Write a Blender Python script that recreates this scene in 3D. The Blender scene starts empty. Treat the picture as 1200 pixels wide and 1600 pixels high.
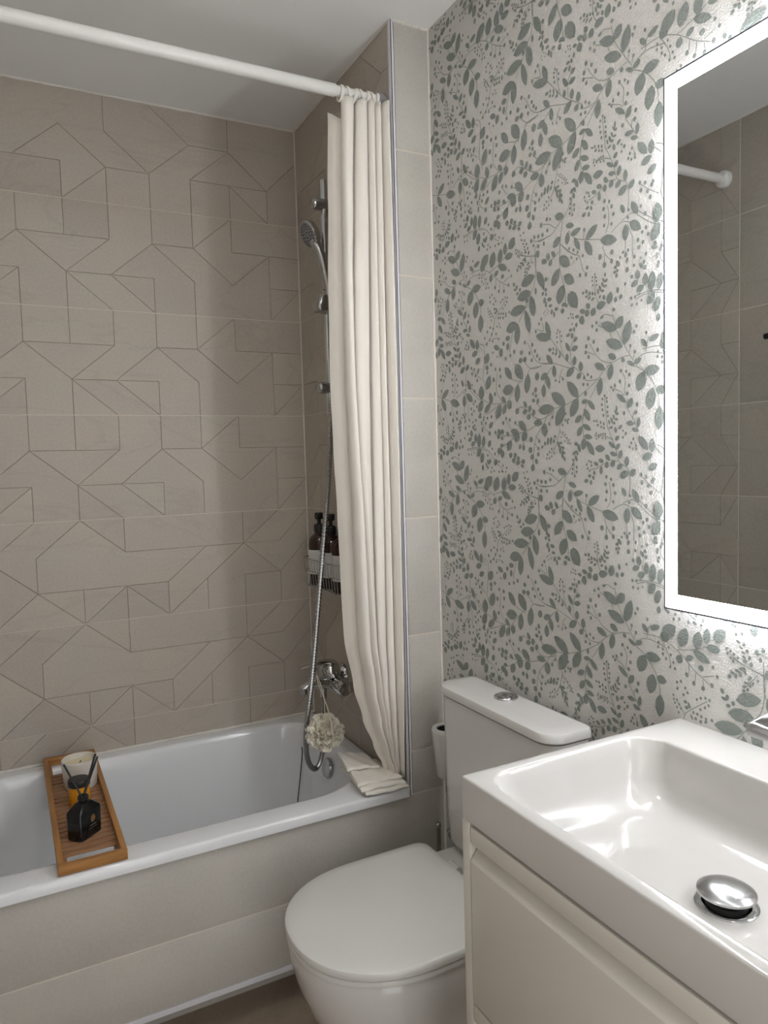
import bpy, bmesh, math, random
from mathutils import Vector, Matrix, geometry
random.seed(7)
PI = math.pi
S = bpy.context.scene
COL = S.collection
R = math.radians

# ------------------------------------------------------------------ camera, world, exposure
cd = bpy.data.cameras.new('camera'); cam = bpy.data.objects.new('camera', cd); COL.objects.link(cam)
S.camera = cam
cd.sensor_fit = 'VERTICAL'; cd.sensor_height = 36.0; cd.lens = 1139.27 / 1600 * 36.0
cd.clip_start = 0.02
yaw, pit, rol = 0.4791, -0.06795, -0.02786
fw = Vector((math.sin(yaw)*math.cos(pit), math.cos(yaw)*math.cos(pit), math.sin(pit)))
rt = Vector((math.cos(yaw), -math.sin(yaw), 0)); up = rt.cross(fw)
rr, uu = math.cos(rol)*rt + math.sin(rol)*up, -math.sin(rol)*rt + math.cos(rol)*up
m = Matrix((rr, uu, -fw)).transposed().to_4x4(); m.translation = (-0.88184, -2.24604, 1.30193)
cam.matrix_world = m

W = bpy.data.worlds.new('hallway_daylight'); S.world = W; W.use_nodes = True
W.node_tree.nodes['Background'].inputs[0].default_value = (0.98, 0.985, 1.0, 1)
W.node_tree.nodes['Background'].inputs[1].default_value = 1.6
S.view_settings.view_transform = 'Standard'; S.view_settings.look = 'None'
S.view_settings.gamma = 1.0; S.view_settings.use_curve_mapping = False
S.view_settings.exposure = 0.52
LED_FRONT, LED_BACK, LAMP = 33.0, 23.0, 180.0

# ------------------------------------------------------------------ materials
def srgb(r, g, b):
    f = lambda c: (c/255/12.92) if c/255 <= 0.04045 else ((c/255+0.055)/1.055)**2.4
    return (f(r), f(g), f(b), 1)
def mat(name, col, rough=0.5, metal=0.0, emit=None, estr=0, coat=0.0, spec=0.5, trans=0.0, ior=1.45, sheen=0):
    M = bpy.data.materials.new(name); M.use_nodes = True
    b = M.node_tree.nodes['Principled BSDF']
    b.inputs['Base Color'].default_value = col if len(col) == 4 else (*col, 1)
    b.inputs['Roughness'].default_value = rough; b.inputs['Metallic'].default_value = metal
    b.inputs['Specular IOR Level'].default_value = spec; b.inputs['IOR'].default_value = ior
    b.inputs['Coat Weight'].default_value = coat; b.inputs['Transmission Weight'].default_value = trans
    b.inputs['Sheen Weight'].default_value = sheen
    if emit: b.inputs['Emission Color'].default_value = (*emit, 1); b.inputs['Emission Strength'].default_value = estr
    return M
def nodes(M): return M.node_tree.nodes, M.node_tree.links, M.node_tree.nodes['Principled BSDF']
def noise(M, scale, detail=4, vec=None, stretch=None, rough=0.55, dist=0.0):
    n, l, b = nodes(M); t = n.new('ShaderNodeTexNoise')
    t.inputs['Scale'].default_value = scale; t.inputs['Detail'].default_value = detail
    t.inputs['Roughness'].default_value = rough; t.inputs['Distortion'].default_value = dist
    g = n.new('ShaderNodeNewGeometry'); src = g.outputs['Position']
    if stretch:
        mp = n.new('ShaderNodeMapping'); mp.inputs['Scale'].default_value = stretch
        l.new(src, mp.inputs[0]); src = mp.outputs[0]
    l.new(src, t.inputs['Vector']); return t
def ramp(M, src, stops):
    n, l, b = nodes(M); r = n.new('ShaderNodeValToRGB')
    while len(r.color_ramp.elements) < len(stops): r.color_ramp.elements.new(0.5)
    for e, (p, c) in zip(r.color_ramp.elements, stops): e.position = p; e.color = c
    l.new(src, r.inputs[0]); return r
def mix(M, fac, a, c, mode='MIX'):
    n, l, b = nodes(M); x = n.new('ShaderNodeMix'); x.data_type = 'RGBA'; x.blend_type = mode
    if isinstance(fac, (int, float)): x.inputs[0].default_value = fac
    else: l.new(fac, x.inputs[0])
    for s, v in ((6, a), (7, c)):
        if isinstance(v, tuple): x.inputs[s].default_value = v
        else: l.new(v, x.inputs[s])
    return x.outputs[2]
def bump(M, src, strength, dist=0.001):
    n, l, b = nodes(M); u = n.new('ShaderNodeBump'); u.inputs['Strength'].default_value = strength
    u.inputs['Distance'].default_value = dist; l.new(src, u.inputs['Height']); l.new(u.outputs[0], b.inputs['Normal'])

def stone(name, base, alt, rough=0.42, vein=True, rand=0.06):
    M = mat(name, base, rough, spec=0.4); n, l, b = nodes(M)
    a = noise(M, 5.0, 5, stretch=(1, 1, 1.6)); f = noise(M, 140, 3); v = noise(M, 1.5, 4, stretch=(1.0, 1.0, 3.0), dist=0.7)
    c = mix(M, ramp(M, a.outputs[0], [(0.35, (0, 0, 0, 1)), (0.68, (1, 1, 1, 1))]).outputs[0], base, alt)
    c = mix(M, ramp(M, f.outputs[0], [(0.35, (0, 0, 0, 1)), (0.7, (0.28, 0.28, 0.28, 1))]).outputs[0], c, tuple(x*1.35 for x in base[:3])+(1,))
    if vein:
        vr = ramp(M, v.outputs[0], [(0.484, (0, 0, 0, 1)), (0.5, (0.12, 0.12, 0.12, 1)), (0.516, (0, 0, 0, 1))])
        c = mix(M, vr.outputs[0], c, tuple(x*0.45 for x in base[:3])+(1,))
    oi = n.new('ShaderNodeObjectInfo')
    rr_ = ramp(M, oi.outputs['Random'], [(0, (1-rand, 1-rand, 1-rand*0.9, 1)), (0.5, (1, 1, 1, 1)), (1, (1+rand*0.2, 1+rand*0.35, 1+rand*0.1, 1))])
    c = mix(M, 1.0, c, rr_.outputs[0], 'MULTIPLY')
    l.new(c, b.inputs['Base Color']); bump(M, f.outputs[0], 0.16, 0.0008)
    return M

TILE = stone('stone_tile', srgb(186, 175, 163), srgb(180, 175, 164))
TILEBODY = mat('tile_body', srgb(150, 140, 128), 0.8)
PLAIN = stone('plain_stone_tile', srgb(191, 187, 179), srgb(200, 196, 188), vein=False, rand=0.025)
GROUT = mat('grout', srgb(222, 214, 200), 0.85)
CAULK = mat('caulk', srgb(226, 221, 212), 0.6)
CEIL = mat('ceiling_paint', srgb(243, 243, 241), 0.9)
FLOOR = stone('floor_tile', srgb(164, 149, 132), srgb(154, 139, 124), rand=0.0)
PAPER = mat('wallpaper', srgb(212, 210, 206), 0.55, spec=0.35)
_t = noise(PAPER, 330, 3); bump(PAPER, _t.outputs[0], 0.9, 0.0018)
INK = mat('sage_ink', srgb(134, 141, 136), 0.5, spec=0.35)
_t = noise(INK, 330, 3); bump(INK, _t.outputs[0], 0.9, 0.0018)
PAINT = mat('white_paint', srgb(220, 216, 208), 0.7)
WHITE = mat('white_profile', srgb(232, 230, 236), 0.35)
ENAMEL = mat('bath_enamel', srgb(240, 242, 244), 0.12, coat=0.3)
CERAMIC = mat('sanitary_ceramic', srgb(218, 217, 214), 0.12, coat=0.4)
SEAT = mat('seat_plastic', srgb(218, 217, 213), 0.22)
GEL = mat('basin_resin', srgb(196, 194, 190), 0.12, coat=0.5)
LACQ = mat('cabinet_lacquer', srgb(216, 213, 204), 0.22)
CHROME = mat('chrome', (0.62, 0.62, 0.62), 0.09, 1.0)
SATIN = mat('satin_chrome', (0.5, 0.5, 0.5), 0.22, 1.0)
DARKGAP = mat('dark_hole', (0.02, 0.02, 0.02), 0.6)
CLOTH = mat('curtain_cloth', srgb(244, 239, 230), 0.75, sheen=0.2)
_n, _l, _b = nodes(CLOTH); _b.inputs['Subsurface Weight'].default_value = 0.0
RODM = mat('rod_enamel', srgb(235, 234, 230), 0.3)
GREYCAP = mat('grey_plastic', srgb(150, 150, 150), 0.5)
BLACK = mat('black_plastic', (0.012, 0.012, 0.013), 0.35)
BLKGLASS = mat('black_glass', (0.006, 0.007, 0.008), 0.18)
AMBER = mat('brown_glass', srgb(46, 22, 12), 0.12, spec=0.5)
LABEL = mat('paper_label', srgb(214, 212, 210), 0.7)
def wood(name, c1, c2, st):
    M = mat(name, c1, 0.5); n, l, b = nodes(M)
    t = noise(M, 14, 5, stretch=st, dist=0.8)
    l.new(mix(M, ramp(M, t.outputs[0], [(0.3, (0, 0, 0, 1)), (0.7, (1, 1, 1, 1))]).outputs[0], c1, c2), b.inputs['Base Color']); return M
WOODY = wood('bamboo_rail', srgb(184, 134, 76), srgb(158, 110, 58), (8, 0.6, 8))
WOODX = wood('bamboo_cross', srgb(176, 126, 70), srgb(150, 104, 54), (0.6, 8, 8))
SLATM = wood('walnut_slat', srgb(176, 134, 98), srgb(146, 106, 74), (0.6, 8, 8))
CANDLE = mat('candle_ceramic', srgb(226, 220, 210), 0.6)
WAX = mat('wax', srgb(232, 222, 190), 0.5)
YELLOW = mat('amber_label', srgb(222, 150, 20), 0.4)
GOLD = mat('gold_print', srgb(222, 170, 96), 0.3, 0.6)
GREYINK = mat('grey_print', srgb(120, 122, 120), 0.5)
LOOFAH = mat('loofah_mesh', srgb(250, 245, 230), 0.8)
CORD = mat('cord', srgb(226, 216, 200), 0.8)
DARKGREY = mat('dark_grey', srgb(52, 50, 48), 0.5)
MIRROR = mat('mirror_silver', (0.62, 0.63, 0.63), 0.0, 1.0)
FRAME = mat('mirror_edge', srgb(86, 86, 96), 0.4, 0.5)
LED = mat('frosted_led', (0.9, 0.9, 0.9), 0.5, emit=(0.935, 0.957, 1.0), estr=LED_FRONT)
LEDB = mat('led_strip', (0.9, 0.9, 0.9), 0.5, emit=(0.94, 0.957, 1.0), estr=LED_BACK)
LAMPM = mat('lamp_diffuser', (0.9, 0.9, 0.9), 0.5, emit=(1.0, 0.985, 0.965), estr=LAMP)
TOWEL = mat('towel', srgb(86, 92, 90), 0.95)

# ------------------------------------------------------------------ mesh helpers
class MB:
    def __init__(s): s.v = []; s.f = []; s.mi = []
    def add(s, vs, fs, mi=0):
        o = len(s.v); s.v += [tuple(v) for v in vs]; s.f += [tuple(i+o for i in f) for f in fs]; s.mi += [mi]*len(fs); return s
    def box(s, x0, x1, y0, y1, z0, z1, mi=0):
        x0, x1 = sorted((x0, x1)); y0, y1 = sorted((y0, y1)); z0, z1 = sorted((z0, z1))
        return s.add([(x0,y0,z0),(x1,y0,z0),(x1,y1,z0),(x0,y1,z0),(x0,y0,z1),(x1,y0,z1),(x1,y1,z1),(x0,y1,z1)],
              [(0,3,2,1),(4,5,6,7),(0,1,5,4),(1,2,6,5),(2,3,7,6),(3,0,4,7)], mi)
    def loft(s, loops, cap0=True, cap1=True, closed=True, mi=0):
        n = len(loops[0]); vs = [p for L in loops for p in L]; fs = []
        for i in range(len(loops)-1):
            for j in range(n if closed else n-1):
                k = (j+1) % n; fs.append((i*n+j, i*n+k, (i+1)*n+k, (i+1)*n+j))
        if cap0: fs.append(tuple(reversed(range(n))))
        if cap1: fs.append(tuple(range((len(loops)-1)*n, len(loops)*n)))
        return s.add(vs, fs, mi)
    def lathe(s, prof, c=(0,0,0), axis=(0,0,1), n=32, cap0=True, cap1=True, mi=0):
        ax = Vector(axis).normalized(); q = Vector((0,0,1)).rotation_difference(ax); c = Vector(c)
        loops = [[c + q @ Vector((r*math.cos(2*PI*k/n), r*math.sin(2*PI*k/n), h)) for k in range(n)] for r, h in prof]
        return s.loft(loops, cap0, cap1, mi=mi)
    def tube(s, pts, r, n=12, cap=True, mi=0):
        pts = [Vector(p) for p in pts]; loops = []; prev = None
        for i, p in enumerate(pts):
            t = (pts[min(i+1, len(pts)-1)] - pts[max(i-1, 0)]).normalized()
            if prev is None:
                a = Vector((0,0,1)) if abs(t.z) < 0.9 else Vector((1,0,0)); u = t.cross(a).normalized()
            else: u = (prev - t*prev.dot(t)).normalized()
            prev = u; w = t.cross(u); ri = r[i] if isinstance(r, (list, tuple)) else r
            loops.append([p + ri*(math.cos(2*PI*k/n)*u + math.sin(2*PI*k/n)*w) for k in range(n)])
        return s.loft(loops, cap, cap, mi=mi)
    def prism(s, poly, axis, a, b, mi=0):   # poly in the two other axes, extruded from a to b
        def P(q, t):
            return {'x': (t, q[0], q[1]), 'y': (q[0], t, q[1]), 'z': (q[0], q[1], t)}[axis]
        return s.loft([[P(q, a) for q in poly], [P(q, b) for q in poly]], mi=mi)
    def build(s, name, mats, parent=None, smooth=None, bevel=None, loc=None, wn=False):
        me = bpy.data.meshes.new(name); me.from_pydata(s.v, [], s.f)
        if not isinstance(mats, (list, tuple)): mats = [mats]
        for M in mats: me.materials.append(M)
        if len(mats) > 1: me.polygons.foreach_set('material_index', s.mi)
        bm = bmesh.new(); bm.from_mesh(me); bmesh.ops.recalc_face_normals(bm, faces=bm.faces)
        if bevel: bmesh.ops.bevel(bm, geom=[e for e in bm.edges if e.calc_face_angle(0) > 0.6], offset=bevel, segments=2, affect='EDGES', profile=0.6)
        bm.to_mesh(me); bm.free()
        if smooth is not None or bevel:
            me.polygons.foreach_set('use_smooth', [True]*len(me.polygons)); me.set_sharp_from_angle(angle=R(smooth or 35))
        o = bpy.data.objects.new(name, me); COL.objects.link(o)
        if parent: o.parent = parent; o.matrix_parent_inverse = parent.matrix_basis.inverted() if parent.type == 'EMPTY' else Matrix()
        return o
def thing(name, label, cat, loc=(0,0,0), group=None):
    o = bpy.data.objects.new(name, None); COL.objects.link(o); o.location = loc; o.empty_display_size = 0.05
    o['label'] = label; o['category'] = cat
    if group: o['group'] = group
    return o
def tag(o, label, cat, group=None):
    o['label'] = label; o['category'] = cat
    if group: o['group'] = group
    return o
def struct(o): o['kind'] = 'structure'; return o
def rrect(x0, x1, y0, y1, rad, z, n=6):
    # corners: (x1,y1),(x0,y1),(x0,y0),(x1,y0) counter-clockwise
    if not isinstance(rad, (list, tuple)): rad = [rad]*4
    out = []
    for (cx, cy, sx, sy, a0, r) in ((x1, y1, -1, -1, 0, rad[0]), (x0, y1, 1, -1, 90, rad[1]), (x0, y0, 1, 1, 180, rad[2]), (x1, y0, -1, 1, 270, rad[3])):
        for k in range(n+1):
            a = R(a0 + 90*k/n); out.append((cx+sx*r+r*math.cos(a), cy+sy*r+r*math.sin(a), z))
    return out
def smooth_path(pts, n=8):
    pts = [Vector(p) for p in pts]; out = []
    for i in range(len(pts)-1):
        p0, p1, p2, p3 = pts[max(i-1,0)], pts[i], pts[i+1], pts[min(i+2, len(pts)-1)]
        for k in range(n):
            t = k/n; out.append(0.5*((2*p1)+(p2-p0)*t+(2*p0-5*p1+4*p2-p3)*t*t+(3*p1-p0-3*p2+p3)*t**3))
    out.append(pts[-1]); return out

# ------------------------------------------------------------------ room dimensions (metres)
H, XW, YP, XL, YF = 2.36, 0.105, -0.65, -1.11, -2.75
TH = 0.30; CW = 0.119
floor = struct(MB().box(XL-0.1, XW+0.1, YF-0.1, 0.1, -0.05, 0).build('floor', FLOOR))
ceil = struct(MB().box(XL-0.1, XW+0.1, YF-0.1, 0.1, H, H+0.05).build('ceiling', CEIL))
wall_back = struct(MB().box(XL-0.1, XW+0.1, 0.0045, 0.1, 0, H).build('wall_back', GROUT))
wall_pier = struct(MB().box(0.0045, XW+0.1, YP+0.0045, 0.0045, 0, H).build('wall_pier', GROUT))
wall_right = struct(MB().box(XW, XW+0.1, YF-0.1, YP+0.0045, 0, H).build('wall_right', PAPER))
wall_left = struct(MB().box(XL-0.1, XL-0.0045, YF-0.1, 0.0045, 0, H).build('wall_left', GROUT))
DX0, DX1, DZ = -1.03, -0.28, 2.05
wall_front = struct(MB().box(XL, DX0, YF-0.1, YF, 0, H).box(DX1, XW, YF-0.1, YF, 0, H).box(DX0, DX1, YF-0.1, YF, DZ, H).build('wall_front', PAINT))
door_1 = struct(MB().box(DX0, DX0+0.03, YF-0.11, YF+0.012, 0, DZ).box(DX1-0.03, DX1, YF-0.11, YF+0.012, 0, DZ).box(DX0+0.03, DX1-0.03, YF-0.11, YF+0.012, DZ-0.03, DZ).build('door_1', LACQ))

# ------------------------------------------------------------------ relief tiles: facets on an 8 x 3 grid
# lines between grid points (j, r): j counts columns leftwards (-1 = right edge), r counts down
PAT = {
'A': "6,0-6,1 5,0-5,1 4,0-4,1 3,0-3,1 2,0-2,1 1,0-1,1 5,2-5,3 2,2-2,3 3,2-3,3 6,2-6,3 0,1-0,3 6,1-7,2 6,1-5,2 4,1-5,2 3,1-4,2 4,2-3,3 3,1-2,2 2,1-1,2 1,2-0,1 2,1-1,0 6,2-7,3 5,2-4,3 0,3--1,2 6,1-4,1 5,2-3,2 3,1-2,1 1,1--1,1 0,2--1,2 7,2-6,2",
'B': "4,0-4,1 4,1-3,2 3,2-3,3 4,2-4,3 5,1-4,2 5,1-6,2 5,2-5,3 5,3-4,2 4,2-3,2 3,0-2,1 2,1-3,2 2,1-1,1 1,0-1,1 1,1-2,2 2,2-2,3 1,1-0,2 0,2-0,3 2,2-0,2 1,2-1,3 0,2--1,1 0,1--1,0 7,1-7,2 7,2-5,2 1,2-0,3",
'C': "5,0-6,1 6,1-6,2 6,2-3,2 5,0-4,1 4,0-4,1 4,1-1,1 2,1-3,2 3,2-3,3 1,0-1,1 1,1-2,2 2,2-2,3 1,1-0,2 0,2-0,3 1,1-0,0 1,1-0,1 0,1--1,0 0,2--1,1 1,2-1,3 1,2-0,2 6,0-7,1 7,1-6,2 6,2-7,3 6,2-5,3 5,2-5,3 4,2-4,3 4,2-5,3 4,2-3,3 3,3-2,2"}
import re
def parse_lines(s):
    out = []
    for t in s.split():
        a = re.match(r'(-?\d+),(\d)-(-?\d+),(\d)$', t); j1, r1, j2, r2 = map(int, a.groups()); out.append((7-j1, r1, 7-j2, r2))
    return out
def facet_loops(pat, u0, u1):
    cuts = set()
    for a, b, c, d in parse_lines(PAT[pat]):
        st = max(abs(c-a), abs(d-b)); dx = (c-a)//st; dy = (d-b)//st
        for k in range(st):
            p, q = (a+k*dx, b+k*dy), (a+(k+1)*dx, b+(k+1)*dy)
            if dx and dy:
                m_ = ((p[0]+q[0])/2, (p[1]+q[1])/2); cuts.add(frozenset((p, m_))); cuts.add(frozenset((q, m_)))
            else: cuts.add(frozenset((p, q)))
    tris = []; edge = {}
    for u in range(u0, u1):
        for r in range(3):
            c = (u+0.5, r+0.5); k = [(u, r), (u, r+1), (u+1, r+1), (u+1, r)]
            for i in range(4):
                t = (k[i], k[(i+1) % 4], c); tris.append(t)
                for e in range(3): edge.setdefault(frozenset((t[e], t[(e+1) % 3])), []).append(len(tris)-1)
    par = list(range(len(tris)))
    def find(i):
        while par[i] != i: par[i] = par[par[i]]; i = par[i]
        return i
    for e, ts in edge.items():
        if len(ts) == 2 and e not in cuts: par[find(ts[0])] = find(ts[1])
    comps = {}
    for i in range(len(tris)): comps.setdefault(find(i), []).append(i)
    res = []
    for cid, ts in comps.items():
        nxt = {}
        for i in ts:
            t = tris[i]
            for e in range(3):
                a, b = t[e], t[(e+1) % 3]; o = [x for x in edge[frozenset((a, b))] if x != i]
                if not o or find(o[0]) != cid: nxt.setdefault(a, []).append(b)
        loops = []
        while nxt:
            a = next(iter(nxt)); L = [a]; cur = a; pd = None
            while True:
                opts = nxt[cur]
                if len(opts) > 1 and pd:
                    opts.sort(key=lambda b: (math.atan2(pd[0]*(b[1]-cur[1])-pd[1]*(b[0]-cur[0]), pd[0]*(b[0]-cur[0])+pd[1]*(b[1]-cur[1]))))
                b = opts.pop(0 if len(opts) == 1 else -1)
                if not nxt[cur]: del nxt[cur]
                pd = (b[0]-cur[0], b[1]-cur[1]); cur = b
                if cur == a: break
                L.append(cur)
            S_ = [p for i, p in enumerate(L) if abs((p[0]-L[i-1][0])*(L[(i+1) % len(L)][1]-p[1])-(p[1]-L[i-1][1])*(L[(i+1) % len(L)][0]-p[0])) > 1e-6]
            if len(S_) > 2: loops.append(S_)
        res.append(loops)
    return res
def inset(L, d):
    out = []; n = len(L)
    for i in range(n):
        p, a, b = Vector(L[i]), Vector(L[i-1]), Vector(L[(i+1) % n])
        e1, e2 = (p-a).normalized(), (b-p).normalized()
        n1, n2 = Vector((-e1.y, e1.x)), Vector((-e2.y, e2.x)); k = 1 + n1.dot(n2)
        out.append(p + (n1+n2)*(d/max(k, 0.35)))
    return out
facet_cache = {}
def facet_meshes(pat, u0, u1, widths, key):
    if key in facet_cache: return facet_cache[key]
    X = [0]
    for w_ in widths: X.append(X[-1]+w_)
    def MP(p):
        u = p[0]-u0; i = min(int(u), len(widths)-1); return (X[i]+(u-i)*widths[i], -p[1]*0.1)
    out = []
    for loops in facet_loops(pat, u0, u1):
        tl = []; vs = []; fs = []; area = 0
        for L in loops:
            P = [MP(p) for p in L]; tl.append((inset(P, 0.0010), inset(P, 0.0004)))
        # side walls + top
        flat = []
        for top, bot in tl:
            o = len(vs); n = len(top)
            vs += [(q.x, q.y, 0.0) for q in top] + [(q.x, q.y, -0.0022) for q in bot]
            for i in range(n):
                k = (i+1) % n; fs.append((o+n+i, o+n+k, o+k, o+i))
            flat.append([Vector((q.x, q.y, 0)) for q in top])
        idx = []
        for (top, bot), base in zip(tl, [sum(2*len(t[0]) for t in tl[:i]) for i in range(len(tl))]):
            idx += [base+i for i in range(len(top))]
        for t in geometry.tessellate_polygon(flat): fs.append(tuple(idx[i] for i in t))
        me = bpy.data.meshes.new('facet'); me.from_pydata(vs, [], fs); me.materials.append(TILE)
        bm = bmesh.new(); bm.from_mesh(me); bmesh.ops.recalc_face_normals(bm, faces=bm.faces); bm.to_mesh(me); bm.free()
        out.append(me)
    facet_cache[key] = (out, X[-1]); return facet_cache[key]
body_cache = {}
def relief_tile(parent, pat, u0, u1, widths, key, origin, xdir, normal):
    """tile whose top-left corner is origin; xdir runs along the wall, normal into the room"""
    mes, wd = facet_meshes(pat, u0, u1, widths, key)
    if key not in body_cache:
        body_cache[key] = MB().box(0.0013, wd-0.0013, -0.0013, -TH+0.0013, -0.0040, -0.0020)
        mm = body_cache[key]; me = bpy.data.meshes.new('tile'); me.from_pydata(mm.v, [], mm.f); me.materials.append(TILEBODY); body_cache[key] = me
    t = bpy.data.objects.new('tile', body_cache[key]); COL.objects.link(t); t.parent = parent
    xd, nm = Vector(xdir), Vector(normal)
    # mesh local x = along wall, local y = up, local z = out of wall
    M4 = Matrix((xd, Vector((0,0,1)), nm)).transposed().to_4x4(); M4.translation = Vector(origin); t.matrix_basis = M4
    for me in mes:
        f = bpy.data.objects.new('facet', me); COL.objects.link(f); f.parent = t
    return t
def plain_tile(parent, a, b, z0, z1, plane, val, nsign, j=0.0015, th=0.004, M=None):
    """flat cut tile; plane 'x' or 'y' at val, spanning a..b on the other axis"""
    m_ = MB()
    if plane == 'y': m_.box(a+j, b-j, val, val-nsign*th, z0+j, z1-j)
    else: m_.box(val, val-nsign*th, a+j, b-j, z0+j, z1-j)
    return m_.build('tile', M or PLAIN, parent, bevel=0.0006)

ROWS = ['B', 'A', 'A', 'A', 'C', 'C', 'C']
full = [CW]*7 + [0.100]
for k, pt in enumerate(ROWS):
    zt = H - TH*k
    relief_tile(wall_back, pt, 0, 8, full, pt+'back', (-0.933, 0, zt), (1,0,0), (0,-1,0))
    relief_tile(wall_back, pt, 6, 8, [0.058, CW], pt+'backcut', (-1.110, 0, zt), (1,0,0), (0,-1,0))
    relief_tile(wall_pier, pt, 0, 6, [CW]*5+[0.0515], pt+'end', (0, -0.002, zt), (0,-1,0), (-1,0,0))
    relief_tile(wall_left, pt, 2, 8, [0.066]+[CW]*5, pt+'left', (XL, -0.663, zt), (0,1,0), (1,0,0))
    for (a, b) in ((-1.615, -0.665), (-2.565, -1.615), (-2.75, -2.565)):
        plain_tile(wall_left, a, b, zt-TH, zt, 'x', XL, 1, M=TILE)
for (a, b) in ((-1.615, -0.665), (-2.565, -1.615), (-2.75, -2.565)): plain_tile(wall_left, a, b, 0.0, H-7*TH, 'x', XL, 1, M=TILE)
for k in range(6): plain_tile(wall_pier, 0.0075, XW, H-TH*(k+1), H-TH*k, 'y', YP, -1)
plain_tile(wall_pier, 0.0075, XW, 0.4465, H-TH*6, 'y', YP, -1)

def joint(parent, x0, x1, y0, y1, z0, z1): MB().box(x0, x1, y0, y1, z0, z1).build('grout_joint', GROUT, parent)
for k in range(1, 7):
    z = H-TH*k
    joint(wall_back, XL, 0.0, 0.0006, 0.0046, z-0.0014, z+0.0014)
    joint(wall_pier, 0.0006, 0.0046, YP+0.006, 0.0, z-0.0014, z+0.0014)
    joint(wall_left, XL-0.0046, XL-0.0006, YF, 0.0, z-0.0014, z+0.0014)
    joint(wall_pier, 0.0075, XW, YP+0.0006, YP+0.0046, z-0.0016, z+0.0016)
joint(wall_left, XL-0.0046, XL-0.0006, -0.6655, -0.6625, 0, H)
joint(wall_pier, 0.0075, XW, YP+0.0006, YP+0.0046, 0.4450, 0.4482)
# tiled bath front with a foot recess under it
panel = struct(MB().box(XL, 0.0045, YP+0.0045, YP+0.045, 0.108, 0.4465).build('wall_bath_front', GROUT))
for (z0, z1) in ((0.2625, 0.4465), (0.110, 0.2625)):
    plain_tile(panel, -0.950, XW, z0, z1, 'y', YP, -1); plain_tile(panel, XL, -0.950, z0, z1, 'y', YP, -1)
joint(panel, XL, XW, YP+0.0006, YP+0.0046, 0.2610, 0.2640)
struct(MB().box(XL, 0.0045, -0.54, -0.53, 0, 0.108).build('wall_plinth', PLAIN))
struct(MB().box(XL, 0.0045, YP-0.0015, -0.53, 0.0995, 0.108).box(XL, XW, YP-0.0025, YP+0.004, 0.0985, 0.1105).build('trim_1', WHITE))

# white corner profile and caulk beads
struct(MB().box(-0.0015, 0.0062, YP-0.0022, YP+0.006, 0.4465, H).box(-0.0028, 0.001, YP-0.0022, YP+0.009, 0.4465, H).build('trim_2', WHITE))
def bead(name, pts, r, seed):
    rnd = random.Random(seed); P = []; q = [Vector(p) for p in pts]; n = 60
    for i in range(n+1): P.append(q[0].lerp(q[1], i/n))
    rs = [r*(0.8+0.5*rnd.random()) for _ in P]
    struct(MB().tube(P, rs, 6).build(name, CAULK, smooth=60))
bead('trim_3', ((XL, -0.001, H-0.001), (0, -0.001, H-0.001)), 0.0035, 1)
bead('trim_4', ((-0.001, 0, H-0.001), (-0.001, YP, H-0.001)), 0.0028, 2)
bead('trim_5', ((-0.001, -0.001, 0.478), (-0.001, -0.001, H)), 0.0022, 3)
bead('trim_6', ((0.006, YP-0.001, H-0.001), (XW, YP-0.001, H-0.001)), 0.004, 4)
bead('trim_7', ((XW-0.001, YP-0.001, 0), (XW-0.001, YP-0.001, H)), 0.0036, 5)
bead('trim_8', ((XL+0.001, -0.001, H-0.001), (XL+0.001, YF, H-0.001)), 0.003, 6)
bead('trim_9', ((XL, -0.002, 0.475), (0, -0.002, 0.475)), 0.0045, 8)

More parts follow.
